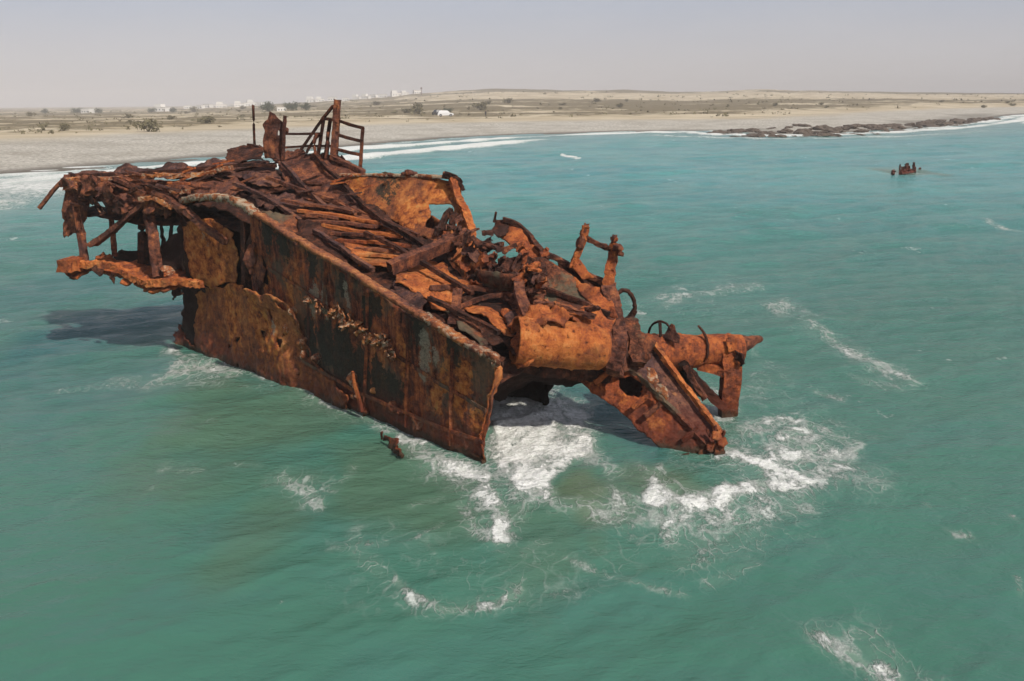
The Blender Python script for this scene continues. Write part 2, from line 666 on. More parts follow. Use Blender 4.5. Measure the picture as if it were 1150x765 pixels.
# ------------------------------------------------------------------ terrain
def grid_fan(t0, t1, nt_, ys, xf):
    T = np.linspace(t0, t1, nt_)
    X = np.outer(ys, T) + xf
    Y = np.repeat(ys[:, None], nt_, 1)
    nr = len(ys)
    i, j = np.meshgrid(np.arange(nr - 1), np.arange(nt_ - 1), indexing='ij')
    a = (i * nt_ + j).ravel()
    f = np.c_[a, a + 1, a + nt_ + 1, a + nt_]
    return X.ravel(), Y.ravel(), f


def mesh_np(name, co, f, mat, attrs=()):
    me = bpy.data.meshes.new(name)
    me.vertices.add(len(co))
    me.vertices.foreach_set('co', co.astype(np.float32).ravel())
    me.loops.add(len(f) * 4)
    me.loops.foreach_set('vertex_index', f.astype(np.int32).ravel())
    me.polygons.add(len(f))
    me.polygons.foreach_set('loop_start', (np.arange(len(f)) * 4).astype(np.int32))
    me.polygons.foreach_set('loop_total', np.full(len(f), 4, np.int32))
    me.update(calc_edges=True)
    me.polygons.foreach_set('use_smooth', [True] * len(f))
    for nm, val in attrs:
        a = me.attributes.new(nm, 'FLOAT', 'POINT')
        a.data.foreach_set('value', val.astype(np.float32))
    me.materials.append(mat)
    o = bpy.data.objects.new(name, me)
    C.objects.link(o)
    return o


ys = 45 * np.exp(np.linspace(0, math.log(2600 / 45), 520))
X, Y, f = grid_fan(-1.3, 1.3, 620, ys, 0)
Z, Sd, PX = land_height(X, Y)
fm = Sd[f].max(1) > -14
f = f[fm]
p2 = np.c_[X, Y]
scrub = sm(Sd, 48, 80) * np.clip(0.52 + 0.6 * fbm(p2, 0.045, 5, 21, .6) + 0.7 * fbm(np.c_[X * .25, Y * 1.2], 0.03, 4, 23), 0, 1)
scrub *= 1 - 0.75 * sm(Y, 520, 640) * sm(PX, 420, 520) * (1 - sm(Y, 820, 900))   # bare pale dunes in the middle distance
farsc = sm(Y, 830, 960) * np.interp(PX, [430, 520, 560, 760, 800, 900, 960, 1000], [0, .3, 1, 1, .35, .5, .7, 1])
scrub = np.maximum(scrub, farsc * (0.75 + .25 * fbm(p2, 0.02, 3, 4)))
pebb = 1 - sm(Sd + 6 * fbm(p2, 0.06, 3, 8), 30, 48)
wet = 1 - sm(Sd + 1.0 * fbm(p2, 0.15, 3, 5), 1.5, 7.0)
wet = np.maximum(wet, .6 * sm(PX, 830, 860) * (1 - sm(PX, 1110, 1130)) * (1 - sm(Sd + 14 * fbm(p2, .05, 3, 6), 5, 16)))


def land_mat():
    m, nt, b = mat_new('sand_pebble_and_scrub_ground')
    t = NT(nt)
    p = t.pos()
    n1 = t.noise(p, 0.05, 6, 0.6)
    n2 = t.noise(p, 0.8, 6, 0.7)
    n3 = t.noise(p, 2.2, 4, 0.75)
    sand = t.ramp(n1, [(0.35, (0.42, 0.34, 0.22)), (0.62, (0.66, 0.57, 0.42))])
    sand = t.mix(t.math('MULTIPLY', n2, 0.35), sand, (0.22, 0.17, 0.11))
    peb = t.ramp(n3, [(0.32, (0.25, 0.235, 0.20)), (0.5, (0.45, 0.42, 0.365)), (0.68, (0.72, 0.68, 0.61))])
    peb = t.mix(t.math('MULTIPLY', t.ss(t.noise(t.mapping(p, (1, 1, 1)), .12, 5, .6), .45, .62), .35), peb, (0.24, 0.21, 0.165))
    scr = t.ramp(n2, [(0.35, (0.085, 0.072, 0.040)), (0.65, (0.20, 0.155, 0.085))])
    col = t.mix(t.attr('pebble').outputs['Fac'], sand, peb)
    sx = t.ss(t.math('ADD', t.attr('scrub').outputs['Fac'], t.math('MULTIPLY', t.math('SUBTRACT', t.noise(p, 0.16, 6, .7), .5), 1.6)), 0.27, 0.52)
    col = t.mix(t.math('MULTIPLY', sx, 0.88), col, scr)
    col = t.mix(t.math('MULTIPLY', t.attr('wet').outputs['Fac'], 0.85), col, (0.115, 0.10, 0.082))
    t.l(col, b.inputs['Base Color'])
    b.inputs['Roughness'].default_value = 0.95
    b.inputs['Specular IOR Level'].default_value = 0.1
    t.l(t.bump(t.math('MULTIPLY_ADD', n3, .5, n2), 0.7, 0.5), b.inputs['Normal'])
    return m


# darker hills beyond the pale dunes
hx = np.linspace(-300, 1700, 260)
hy = np.linspace(1350, 2100, 16)
HX, HY = np.meshgrid(hx, hy, indexing='ij')
hp3 = 575 + HX / HY * F / math.cos(PITCH)
top = np.interp(hp3, [470, 520, 560, 800, 830, 870, 905, 960, 1010, 1080, 1160, 1400], [-8, 16, 24.5, 20.5, 17, 20.5, 18.5, 14, 16, 15.5, 13.5, 11])
hz_ = np.sin(np.clip((HY - 1350) / 380, 0, 1) * math.pi / 2) * (top + 2.0 * fbm(np.c_[HX.ravel(), HY.ravel()], .008, 4, 44).reshape(HX.shape)) - 1
ii, jj = np.meshgrid(np.arange(259), np.arange(15), indexing='ij')
aa = (ii * 16 + jj).ravel()
hf = np.c_[aa, aa + 16, aa + 17, aa + 1]
hm_ = simple('dark_hill_scrub', (0.055, 0.050, 0.038), .95, .35, .02, .05)
hills = mesh_np('hills', np.c_[HX.ravel(), HY.ravel(), hz_.ravel()], hf, hm_)
tag(hills, 'low dark scrub-covered hills along the horizon', None, None, 'structure')

land = mesh_np('land', np.c_[X, Y, Z], f, land_mat(), (('scrub', scrub), ('pebble', pebb), ('wet', wet)))
tag(land, 'sandy pebble beach with scrubby dunes behind it', None, None, 'structure')


def land_z(x, y):
    z, s, _ = land_height(np.array([float(x)]), np.array([float(y)]))
    return float(z[0])


# ------------------------------------------------------------------ sea
FOAM = [  # ((px,py)...), radius px, strength
    ([(585, 470), (600, 490)], 42, 1.15), ([(600, 520)], 46, 1.05), ([(560, 495)], 24, 1.1), ([(640, 505), (665, 508)], 17, .75), ([(560, 452), (600, 458), (640, 472)], 20, 1.15),
    ([(690, 512), (735, 526)], 14, .66), ([(490, 512), (535, 530)], 15, .85), ([(452, 490), (495, 518)], 12, .72), ([(540, 545), (562, 575), (560, 603)], 17, .85),
    ([(520, 578), (528, 600), (560, 606)], 10, .6), ([(600, 548), (640, 555)], 15, .6),
    ([(442, 655), (462, 678), (500, 688), (555, 682), (588, 664)], 7, .62), ([(398, 600), (402, 632), (425, 650)], 15, .42), ([(372, 620), (432, 617)], 9, .45),
    ([(318, 536), (345, 548), (362, 556)], 11, .62), ([(345, 548)], 16, .5), ([(385, 535), (395, 522)], 7, .4), ([(460, 570), (495, 562)], 6, .42), ([(468, 608), (492, 594)], 6, .45),
    ([(480, 610), (495, 635)], 7, .38), ([(590, 625), (615, 610)], 9, .42), ([(635, 630), (690, 650), (740, 664), (775, 668)], 5, .45), ([(575, 665), (590, 655)], 8, .42),
    ([(735, 560), (780, 572), (820, 568), (850, 550), (890, 545)], 17, .92), ([(745, 590), (770, 585)], 26, .68), ([(860, 520), (900, 500)], 26, .78),
    ([(815, 508), (860, 520), (900, 535)], 12, .95), ([(830, 482), (875, 474), (910, 478), (950, 498)], 10, .66), ([(900, 540), (945, 520), (962, 500)], 9, .66),
    ([(665, 572), (690, 582)], 16, .7), ([(735, 545), (760, 560)], 18, .8), ([(800, 605), (850, 632), (795, 655)], 9, .42), ([(745, 610), (765, 640)], 12, .32), ([(890, 600), (925, 610)], 8, .35),
    ([(920, 368), (945, 388), (975, 402), (1012, 420)], 12, .66), ([(965, 425), (1000, 432)], 8, .42), ([(918, 372)], 7, .7),
    ([(740, 332), (800, 328), (850, 318)], 9, .5), ([(868, 348), (890, 344)], 7, .66), ([(715, 350)], 9, .55), ([(765, 335), (745, 343)], 6, .55), ([(850, 400), (880, 420)], 18, .34), ([(920, 440), (945, 447)], 6, .5),
    ([(835, 440), (860, 425)], 16, .40), ([(932, 722), (960, 735), (985, 752), (1000, 748)], 11, .72), ([(960, 715), (985, 708)], 9, .48), ([(1010, 762), (1050, 775)], 9, .6),
    ([(192, 418), (215, 412), (250, 408)], 9, .85), ([(120, 432), (190, 420)], 9, .42), ([(240, 412)], 10, .9), ([(335, 431), (352, 433)], 5, .75), ([(60, 440), (130, 432)], 7, .35),
    ([(180, 524), (225, 527)], 6, .42), ([(255, 518), (290, 520)], 5, .42), ([(75, 565)], 9, .40), ([(170, 545), (160, 555)], 7, .32), ([(225, 478), (240, 476)], 4, .4),
    ([(790, 462), (812, 462)], 13, .75), ([(800, 440)], 13, .7), ([(700, 480), (720, 500)], 14, .5), ([(196, 388), (205, 397), (260, 410), (330, 433), (420, 472), (480, 499), (540, 520)], 6, .62), ([(560, 470), (600, 480), (610, 510)], 30, 1.25),
    ([(1070, 600), (1085, 600)], 4, .6), ([(1135, 580)], 4, .6), ([(1140, 648), (1145, 668)], 5, .42), ([(1045, 570)], 6, .4), ([(1135, 255)], 4, .8), ([(640, 190)], 3, .6),
    ([(632, 175), (648, 177)], 2.5, .9), ([(995, 240)], 2, .5), ([(60, 330), (110, 325)], 3, .32), ([(1085, 180), (1130, 186)], 2, .4), ([(990, 195), (1040, 195)], 3, .42)]
FOAM += [([(575, 480), (640, 500), (612, 530)], 34, 1.1), ([(560, 470), (562, 505)], 16, 1.2), ([(880, 505), (925, 510)], 24, .72), ([(770, 570), (830, 575)], 24, .72), ([(205, 405), (262, 418)], 10, .7), ([(420, 600), (520, 640), (640, 640), (760, 620), (860, 590)], 34, .30), ([(760, 520), (880, 560), (940, 480), (860, 440)], 34, .34), ([(620, 560), (700, 590)], 26, .42), ([(720, 340), (860, 350), (960, 400)], 22, .30), ([(150, 430), (260, 420), (340, 440)], 12, .34)]
MURK = [([(240, 470), (350, 470)], 60, .5), ([(300, 590)], 50, .4), ([(640, 545), (660, 560)], 40, 1.0), ([(430, 520), (500, 560)], 55, .5), ([(690, 560)], 40, .6), ([(600, 600)], 60, .35), ([(720, 540), (760, 545)], 30, .7),
        ([(990, 192), (1050, 194)], 5, .9)]  # last stroke: darker patch beside the far stumps


def strokes(x, y, LST, warp=None):
    d = np.zeros(len(x))
    xx, yy = x, y
    for pts, r, s in LST:
        w = [G(a, b)[:2] for a, b in pts]
        c = np.mean(w, 0)
        dist = math.hypot(math.hypot(*c), H)
        rx = r * dist / F
        ry = rx * dist / H
        pad = 1.8
        lo = np.min(w, 0) - np.array([rx, ry]) * pad
        hi = np.max(w, 0) + np.array([rx, ry]) * pad
        m = np.where((x > lo[0]) & (x < hi[0]) & (y > lo[1]) & (y < hi[1]))[0]
        if not len(m): continue
        X_, Y_ = xx[m], yy[m]
        if warp is not None:
            X_ = X_ + warp[0][m] * rx * .9
            Y_ = Y_ + warp[1][m] * ry * .9
        best = np.full(len(m), 9.0)
        ww = w if len(w) > 1 else [w[0], w[0] + 1e-3]
        for a, b in zip(ww[:-1], ww[1:]):
            A, B = a / (rx, ry), b / (rx, ry)
            ab = B - A
            t = np.clip(((X_ / rx - A[0]) * ab[0] + (Y_ / ry - A[1]) * ab[1]) / (ab @ ab + 1e-9), 0, 1)
            best = np.minimum(best, np.hypot(X_ / rx - A[0] - ab[0] * t, Y_ / ry - A[1] - ab[1] * t))
        val = s * (1 - sm(best, 0.25, 1.35))
        d[m] = np.maximum(d[m], val)
    return d


ys = 4.0 * np.exp(np.linspace(0, math.log(900 / 4.0), 1150))
X, Y, f = grid_fan(-1.1, 1.1, 560, ys, 0)
Sd, Al = shore_dist(X, Y)
fm = Sd[f].min(1) < 4
f = f[fm]
p2 = np.c_[X, Y]
cell = np.maximum(Y * 0.0047, 0.004 * Y)
Z = np.zeros(len(X))
rng = np.random.RandomState(5)
DXx, DYy = np.zeros(len(X)), np.zeros(len(X))
WDIR = math.atan2(0.55, -0.35)      # waves run up the picture to the shore, a little leftwards
shelt = .55 + 1.0 * sm(Y, 12, 30)
gust = 0.75 + 0.5 * fbm(p2, 0.06, 3, 33)
for k in range(64):
    lam = 0.32 * (9.0 / 0.32) ** (k / 63.0) * rng.uniform(.9, 1.1)
    th = WDIR + rng.normal(0, 0.55 if lam < 3 else 0.3)
    ph = rng.uniform(0, 6.28)
    kk = 2 * math.pi / lam
    amp = 0.0056 * lam ** 0.50
    fade = sm(lam / cell, 3.0, 7.0)
    a = kk * (X * math.cos(th) + Y * math.sin(th)) + ph + 0.6 * math.sin(k)
    Z += amp * fade * np.sin(a) * gust * shelt
    DXx += amp * fade * 0.7 * math.cos(th) * np.cos(a)
    DYy += amp * fade * 0.7 * math.sin(th) * np.cos(a)
wp = (fbm(p2, 1.1, 3, 51), fbm(p2, 1.1, 3, 52))
wide = [(a, b * 2.6 if b > 6 else b * 2.4, min(c * .62, .56)) for a, b, c in FOAM if b > 3]
foam = np.maximum(strokes(X, Y, FOAM, wp), strokes(X, Y, wide, (fbm(p2, .6, 3, 55), fbm(p2, .6, 3, 56))))
ANTI = [([(640, 545), (665, 540)], 22, 1.0), ([(685, 445), (700, 478)], 28, 1.0), ([(700, 490), (730, 505)], 14, .9), ([(700, 545), (715, 540)], 14, .6), ([(665, 432), (640, 424)], 14, .9), ([(610, 590), (650, 600)], 16, .5)]
foam *= 1 - np.clip(strokes(X, Y, ANTI, (fbm(p2, .9, 3, 57), fbm(p2, .9, 3, 58))), 0, 1)
# churned, lumpy water where the foam is thick
Z += np.clip(foam - .45, 0, 1) * (0.16 * np.abs(fbm(p2, 2.2, 4, 61)) + 0.05 * fbm(p2, 6, 3, 62))
# surf along the beach: swash edge and broken wave lines
s_ = -Sd
alongn = vnoise(np.c_[Al * 0.02, s_ * 0.02], 1.0, 71)
an2 = vnoise(np.c_[Al * 0.06, s_ * 0.10], 1.0, 72)
surf = (0.55 + .7 * an2) * np.exp(-((s_ - 0.8) / (1.0 + Y * .004)) ** 2)
w1 = 7 + 3.5 * alongn
surf = np.maximum(surf, (1.0 + 0.5 * an2) * np.exp(-((s_ - w1) / (1.6 + Y * .004)) ** 2))
w2 = 16 + 5 * vnoise(np.c_[Al * 0.013, s_ * 0], 1.0, 75)
surf = np.maximum(surf, (0.7 + 0.9 * vnoise(np.c_[Al * 0.028, s_ * .03], 1.0, 76)) * np.exp(-((s_ - w2) / (2.2 + Y * .004)) ** 2))
pxs = 575 + X / Y * F / math.cos(PITCH)
left = 1 - sm(pxs, 60, 200)
surf = np.maximum(surf, left * (0.85 + .5 * fbm(p2, .18, 3, 78)) * (1 - sm(s_, 13, 22)))
rockf = sm(pxs, 840, 880) * (0.9 + .6 * an2) * np.exp(-((s_ - 2.5) / 4) ** 2)
surf = np.maximum(surf, rockf) * (s_ > -3)
foam = np.maximum(foam, surf)
Z += 0.35 * np.clip(surf - .4, 0, 1) * (s_ > 3)
Z *= np.where(Sd > 0, np.clip(1 - Sd / 4, 0, 1), 1)
murk = strokes(X, Y, MURK, (fbm(p2, .7, 3, 53), fbm(p2, .7, 3, 54)))
blue_shade = strokes(X, Y, [([(50, 385), (190, 348)], 42, .8), ([(20, 330), (180, 300)], 40, .45), ([(0, 430), (130, 440)], 40, .35), ([(660, 455), (720, 490)], 26, .8), ([(600, 440), (650, 445)], 14, .7)], (fbm(p2, .5, 4, 63), fbm(p2, .5, 4, 64)))  # navy strokes: painted wreck reflection, hull shade, and bluer water at left
shal = 1 - sm(s_ + 5 * alongn, 6, 34)
co = np.c_[X + DXx, Y + DYy, Z + 0.0]


def sea_mat():
    m, nt, b = mat_new('turquoise_sea_water')
    t = NT(nt)
    p = t.pos()
    sep = t.n('ShaderNodeSeparateXYZ')
    t.l(p, sep.inputs[0])
    fy = t.ss(sep.outputs[1], 9.0, 75.0)
    n1 = t.noise(t.mapping(p, (.6, 1.0, 1)), 0.10, 4, 0.6, .3)
    n2 = t.noise(t.mapping(p, (.7, 1.5, 1)), 0.55, 5, 0.6, .4)
    col = t.mix(fy, (0.056, 0.158, 0.112), (0.088, 0.315, 0.300))
    col = t.mix(t.ss(n1, .35, .65, 0, .55), col, t.mix(fy, (0.054, 0.170, 0.132), (0.058, 0.215, 0.245)))
    col = t.mix(t.ss(n2, .42, .68, 0, .45), col, (0.060, 0.158, 0.135))
    col = t.mix(t.math('MULTIPLY', t.attr('murk').outputs['Fac'], 0.75), col, (0.105, 0.135, 0.070))
    col = t.mix(t.math('MULTIPLY', t.attr('shallow').outputs['Fac'], 0.55), col, (0.175, 0.235, 0.205))
    col = t.mix(t.math('MULTIPLY', t.attr('blue_shade').outputs['Fac'], .7), col, (0.026, 0.105, 0.130))
    # foam lace
    wv = t.noisec(t.mapping(p, (1, .75, 1)), .9, 2)
    add = t.n('ShaderNodeVectorMath', operation='MULTIPLY_ADD')
    t.l(wv, add.inputs[0])
    add.inputs[1].default_value = (.55, .55, .55)
    t.l(t.mapping(p, (1, .62, 1)), add.inputs[2])
    q = add.outputs[0]
    brk = t.noise(t.mapping(p, (1, .7, 1)), 3.0, 7, .7)
    fo0 = t.attr('foam').outputs['Fac']
    fo = t.math('MULTIPLY', fo0, t.math('MULTIPLY_ADD', brk, 1.5, .25))
    def lace(scale, wgt, loc, dt=2):
        n = t.noise(t.mapping(q, loc=loc), scale, dt, .5, .15)
        r = t.math('MULTIPLY', t.math('ABSOLUTE', t.math('SUBTRACT', n, .5)), 2.0)
        th = t.math('MULTIPLY_ADD', t.math('POWER', t.math('MAXIMUM', fo, 0.0), 2.6), wgt, .035)
        return t.math('SUBTRACT', 1.0, t.math('DIVIDE', r, t.math('ADD', th, .0005)), clamp=True)
    l1 = lace(1.25, .13, (0, 0, 0))
    l2 = lace(3.1, .17, (4, 2, 0))
    l3 = lace(6.5, .30, (1, 7, 0), 3)
    fmk = t.math('MAXIMUM', t.math('MAXIMUM', l1, l2), t.math('MULTIPLY', l3, .5))
    fmk = t.ss(fmk, .0, .95)
    fmk = t.math('MULTIPLY', fmk, t.ss(fo, 0.10, 0.70, 0, .85))
    bub = t.noise(t.mapping(p, (1, .7, 1)), 26, 5, .8)
    pt = t.noise(t.mapping(q, (1, 1, 1), loc=(8, 3, 0)), 1.9, 10, .78)
    pt = t.math('MULTIPLY_ADD', fo0, .70, t.math('MULTIPLY', t.math('SUBTRACT', pt, .5), 3.0))
    pt = t.math('MULTIPLY_ADD', t.math('SUBTRACT', bub, .5), .22, pt)
    patch = t.math('MULTIPLY', t.ss(pt, .42, .70), t.ss(fo0, .12, .5))
    fmk = t.math('MAXIMUM', t.math('MULTIPLY', fmk, t.ss(bub, .38, .60, .45, 1)), patch)
    farf = t.math('MULTIPLY', t.ss(sep.outputs[1], 55, 80), t.ss(t.math('MULTIPLY_ADD', t.math('SUBTRACT', brk, .5), 1.0, fo0), .42, .75))
    fmk = t.math('MAXIMUM', fmk, farf)
    # scattered flecks of old foam
    fl = t.ss(t.math('SUBTRACT', t.noise(t.mapping(p, (1, .6, 1)), .45, 4, .6), t.math('MULTIPLY', brk, -.45)), .91, .97)
    fl = t.math('MULTIPLY', fl, .35)
    # milky water full of bubbles round the foam
    milk = t.ss(fo0, 0.18, 1.05, 0, .68)
    col = t.mix(milk, col, (0.245, 0.325, 0.255))
    fcol = t.ramp(t.noise(p, 9, 5, .7), [(0.3, (0.55, 0.58, 0.53)), (0.6, (0.86, 0.86, 0.84))])
    fa = t.math('MAXIMUM', t.math('MULTIPLY', fmk, t.ss(fo, .15, .95, .24, .96)), fl)
    col = t.mix(fa, col, fcol)
    t.l(col, b.inputs['Base Color'])
    t.l(t.math('MULTIPLY_ADD', fa, 0.6, 0.16), b.inputs['Roughness'])
    b.inputs['IOR'].default_value = 1.33
    b.inputs['Specular IOR Level'].default_value = 0.42
    rp = t.mapping(p, (1.0, 1.9, 1.0), (0, 0, R(-12)))
    r1 = t.noise(rp, 1.5, 6, 0.62, .6)
    r2 = t.noise(rp, 5.5, 5, 0.65, .2)
    amp = t.ss(t.noise(p, .09, 3, .5), .3, .7, .55, 1.25)
    near = t.ss(sep.outputs[1], 9, 26, .35, 2.3)
    r3 = t.noise(rp, 3.1, 3, .55, .3)
    r3 = t.math('SUBTRACT', 1.0, t.math('MULTIPLY', t.math('ABSOLUTE', t.math('SUBTRACT', r3, .5)), 3.2), clamp=True)
    hgt = t.math('MULTIPLY_ADD', r3, .22, t.math('MULTIPLY_ADD', r2, .34, r1))
    hgt = t.math('MULTIPLY', hgt, t.math('MULTIPLY', amp, near))
    nn = t.bump(hgt, 0.62, 0.16)
    nn = t.bump(t.math('MULTIPLY', fa, t.noise(p, 7, 5, .7)), 0.8, 0.09, nn)
    t.l(nn, b.inputs['Normal'])
    return m


Msea = sea_mat()
sea = mesh_np('sea', co, f, Msea, (('foam', foam), ('murk', murk), ('shallow', shal), ('blue_shade', blue_shade)))
tag(sea, 'turquoise sea with white foam round the wreck', None, None, 'structure')
# the rest of the sea round and behind the viewpoint
mb = MB()
mb.add([(-900, -600, -0.45), (1800, -600, -0.45), (1800, 1600, -0.45), (-900, 1600, -0.45)], [(0, 1, 2, 3)])
osea = mb.build('open_sea', Msea, None, False)
tag(osea, 'open sea beyond', None, None, 'structure')

exec_wreck = True
# ------------------------------------------------------------------ the wreck
wreck = empty('shipwreck', tuple(W(-5.5, 2.0, 0.0)))
tag(wreck, 'large rusted shipwreck broken open in the surf near the viewer', 'shipwreck')
WOFF = W(-5.5, 2.0, 0.0)
_sid = [100]


def sid():
    _sid[0] += 13
    return _sid[0]


def part(name, mb, mat, parent=None, smooth=True, tint=False, label=None):
    o = mb.build(name, M[mat], parent or wreck, smooth, WOFF, tint)
    if label: o['label'] = label
    return o


def pd(*pts):
    return [P(*q) for q in pts]


def pv(v, *pts):
    return [PV(a, b, v) for a, b in pts]


def tplate(name, mat, outline, **k):
    parent = k.pop('parent', None)
    label = k.pop('label', None)
    mb = MB()
    k.setdefault('seed', sid())
    k.setdefault('step', 0.055)
    plate(mb, outline, **k)
    return part(name, mb, mat, parent, tint=bool(k.get('paint')), label=label)


def tbeam(name, mat, pts, w, h=None, prof='box', **k):
    parent = k.pop('parent', None)
    label = k.pop('label', None)
    mb = MB()
    k.setdefault('seed', sid())
    beam(mb, pts, w, h, prof, **k)
    return part(name, mb, mat, parent, smooth=(prof == 'pipe'), label=label)


# --- near hull side
G0 = [(282, 243), (300, 251), (340, 276), (385, 304), (430, 333), (480, 361), (520, 385), (553, 402)]
hull_out = pv(0.0, *G0) + pv(0.02, (556, 420), (551, 450), (545, 480), (540, 512), (543, 530), (548, 545))
hull_out += pv(0.05, (500, 527), (450, 507), (400, 487), (350, 468), (310, 455), (292, 440), (288, 400), (284, 350), (283, 300))
paint = []


def blob(px, py, r, ch, val=1.0, v=0.0):
    paint.append((PV(px, py, v), r, ch, val))


# dark tarry patch, painted gunwale shadow, pale peeling strips, grey-green streaks, orange runs
for a, b, r in ((345, 378, .35), (365, 385, .45), (385, 400, .50), (405, 415, .48), (425, 428, .42), (438, 436, .3), (330, 395, .3), (350, 405, .4), (412, 356, .22), (425, 345, .2)):
    blob(a, b, r, 2)
for a, b, r in ((300, 262, .35), (320, 278, .3), (350, 295, .25), (385, 318, .25), (420, 342, .25), (470, 368, .22), (510, 395, .25)):  # dark band paints the shadow below the gunwale
    blob(a, b, r, 2, .8)
for a, b, r in ((388, 322, .12), (389, 332, .14), (390, 342, .12), (338, 380, .08), (340, 392, .08), (352, 338, .25), (365, 345, .2), (478, 385, .16), (476, 402, .18), (474, 418, .15), (490, 400, .14)):
    blob(a, b, r, 0, .8)
for a, b, r in ((325, 320, .25), (326, 345, .2), (300, 330, .25), (505, 405, .3), (520, 420, .3), (500, 430, .3), (490, 450, .25), (515, 450, .25), (455, 400, .25), (450, 380, .22), (535, 480, .3), (438, 395, .2)):
    blob(a, b, r, 1, .8)
hp1 = [pv(0.0, (292, 285), (298, 300), (300, 322), (293, 318), (290, 300)), pv(0, (349, 432), (355, 430), (357, 440), (351, 443))]
near_side = tplate('hull_side', 'hull', hull_out, step=0.05, thick=0.045, crump=0.10, csc=0.9, fine=0.03, jag=0.05, holes=hp1, paint=paint)

# hull frames standing inside the plating
for (px, y0, y1) in ((310, 268, 430), (350, 292, 440), (395, 320, 458), (440, 350, 480), (485, 376, 495), (525, 398, 512)):
    tbeam('hull_frame', 'dark', pv(0.12, (px, y0), (px - 2, y1)), 0.14, 0.10, 'L')

for off, pts in ((0, [(300, 300), (345, 330), (400, 368), (470, 416), (545, 462)]), (1, [(330, 400), (400, 440), (470, 470), (543, 497)])):
    g = MB()
    beam(g, pv(-.055, *pts), .02, .07, 'box', jit=.5, step=.09, seed=sid(), wob=.02)
    part('plate_seam', g, 'hull', near_side, smooth=False)
for px, y0, y1 in ((366, 300, 345), (412, 330, 470), (458, 358, 480), (508, 392, 500)):
    g = MB()
    beam(g, pv(-.05, (px, y0), (px - 1, (y0 + y1) / 2), (px - 2, y1)), .02, .06, 'box', jit=.5, step=.09, seed=sid(), wob=.02, up=(1, 0, 0))
    part('plate_seam', g, 'hull', near_side, smooth=False)
# broken right-hand edge, folded back and lit orange
tplate('torn_flange', 'orange', [PV(556, 402, -0.02), PV(562, 410, .25), PV(558, 432, .35), PV(549, 455, .30), PV(546, 490, .25), PV(546, 520, .2), PV(541, 522, .0), PV(541, 480, 0), PV(547, 445, -0.02)],
       step=0.04, thick=0.04, crump=0.06, jag=0.1)
tplate('torn_flange', 'crust', [PV(528, 508, -0.05), PV(546, 515, .05), PV(552, 530, .05), PV(540, 528, -0.1)], step=0.04, thick=0.05, jag=0.15)

# lower left bulge of plating
pnt = [(P(300, 375, 19.0), .55, 1, 1), (P(285, 350, 19.2), .5, 1, 1), (P(305, 395, 18.6), .4, 1, .9), (P(250, 350, 20), .6, 1, .9), (P(255, 380, 20), .5, 1, .8), (P(225, 350, 20.4), .3, 0, .4), (P(310, 370, 18.8), .25, 0, .6)]
tplate('bilge_plate', 'hull2', [PV(207, 326, .25), PV(240, 322, .1), PV(280, 325, -.25), PV(312, 338, -.20), PV(332, 356, -.08), PV(338, 385, -.06), PV(352, 410, -.06), PV(372, 428, -.06), PV(392, 444, -.07),
                                PV(392, 480, -.1), PV(340, 460, -.12), PV(290, 445, -.1), PV(240, 425, 0), PV(205, 400, .1), PV(196, 385, .2), PV(206, 370, .3), PV(210, 350, .35)],
       step=0.055, thick=0.05, crump=0.22, csc=1.0, fine=0.05, jag=0.10, paint=pnt, pit=0.42)
tplate('bilge_plate', 'hull', [PV(196, 372, .1), PV(203, 366, .1), PV(214, 385, .05), PV(216, 405, 0), PV(205, 402, .1), PV(198, 385, .1)], step=0.05, thick=0.04, crump=.1, jag=.2)

# orange web plate under the gunwale, facing the sun
pnt = [(P(235, 290, 20.9), .9, 1, 1), (P(225, 262, 20.9), .28, 0, .35)]
tplate('web_plate', 'hull2', [PV(203, 252, -.12), PV(218, 248, -.02), PV(236, 246, .1), PV(262, 262, .25), PV(268, 290, .28), PV(264, 318, .25), PV(243, 322, .12), PV(222, 320, 0), PV(212, 306, -.05), PV(206, 280, -.1)],
       step=0.05, thick=0.03, crump=0.05, jag=0.06, paint=pnt)
# inner wall behind it, its shadow painted near-black
tplate('inner_bulkhead', 'inner_shade', [P(205, 235, 22.0), P(282, 245, 20.6), P(300, 330, 20.4), P(290, 420, 20.6), P(205, 400, 22.0)], step=0.09, crump=.1)
tbeam('hull_frame', 'dark', [PV(275, 245, .2), PV(277, 335, .2)], .16, .16, 'box')
for a in ((283, 292), (292, 306), (286, 326)):
    tplate('torn_strip', 'brown', [PV(a[0] - 3, a[1] - 18, -.03), PV(a[0] + 2, a[1] - 20, -.06), PV(a[0] + 4, a[1] + 4, -.07), PV(a[0] + 1, a[1] + 18, -.04)], step=.03, jag=.1, crump=.03)

# --- gunwale rail
g = MB()
beam(g, pv(-0.10, (205, 227), (218, 222), (240, 221), (262, 224), (276, 231), (288, 240)), 0.22, 0.13, 'box', jit=.40, step=.06, seed=sid())
part('gunwale_rail', g, 'cream', label='cream flaking gunwale')
g = MB()
beam(g, pv(-0.10, (284, 239), (300, 248), (340, 272), (385, 300), (430, 329), (478, 357)), 0.17, 0.09, 'box', jit=.30, step=.07, seed=sid(), wob=.03)
rail = part('gunwale_rail', g, 'edge')
g = MB()
beam(g, pv(-0.10, (474, 354), (500, 370), (525, 386), (545, 398)), 0.20, 0.09, 'box', jit=.35, step=.06, seed=sid(), wob=.03)
part('gunwale_rail', g, 'crust', label='cream end of the gunwale')
g = MB()
beam(g, pv(-0.08, (545, 397), (556, 400), (560, 406), (556, 410)), 0.13, 0.10, 'box', jit=.3, step=.05, seed=sid())
part('gunwale_rail', g, 'crust')
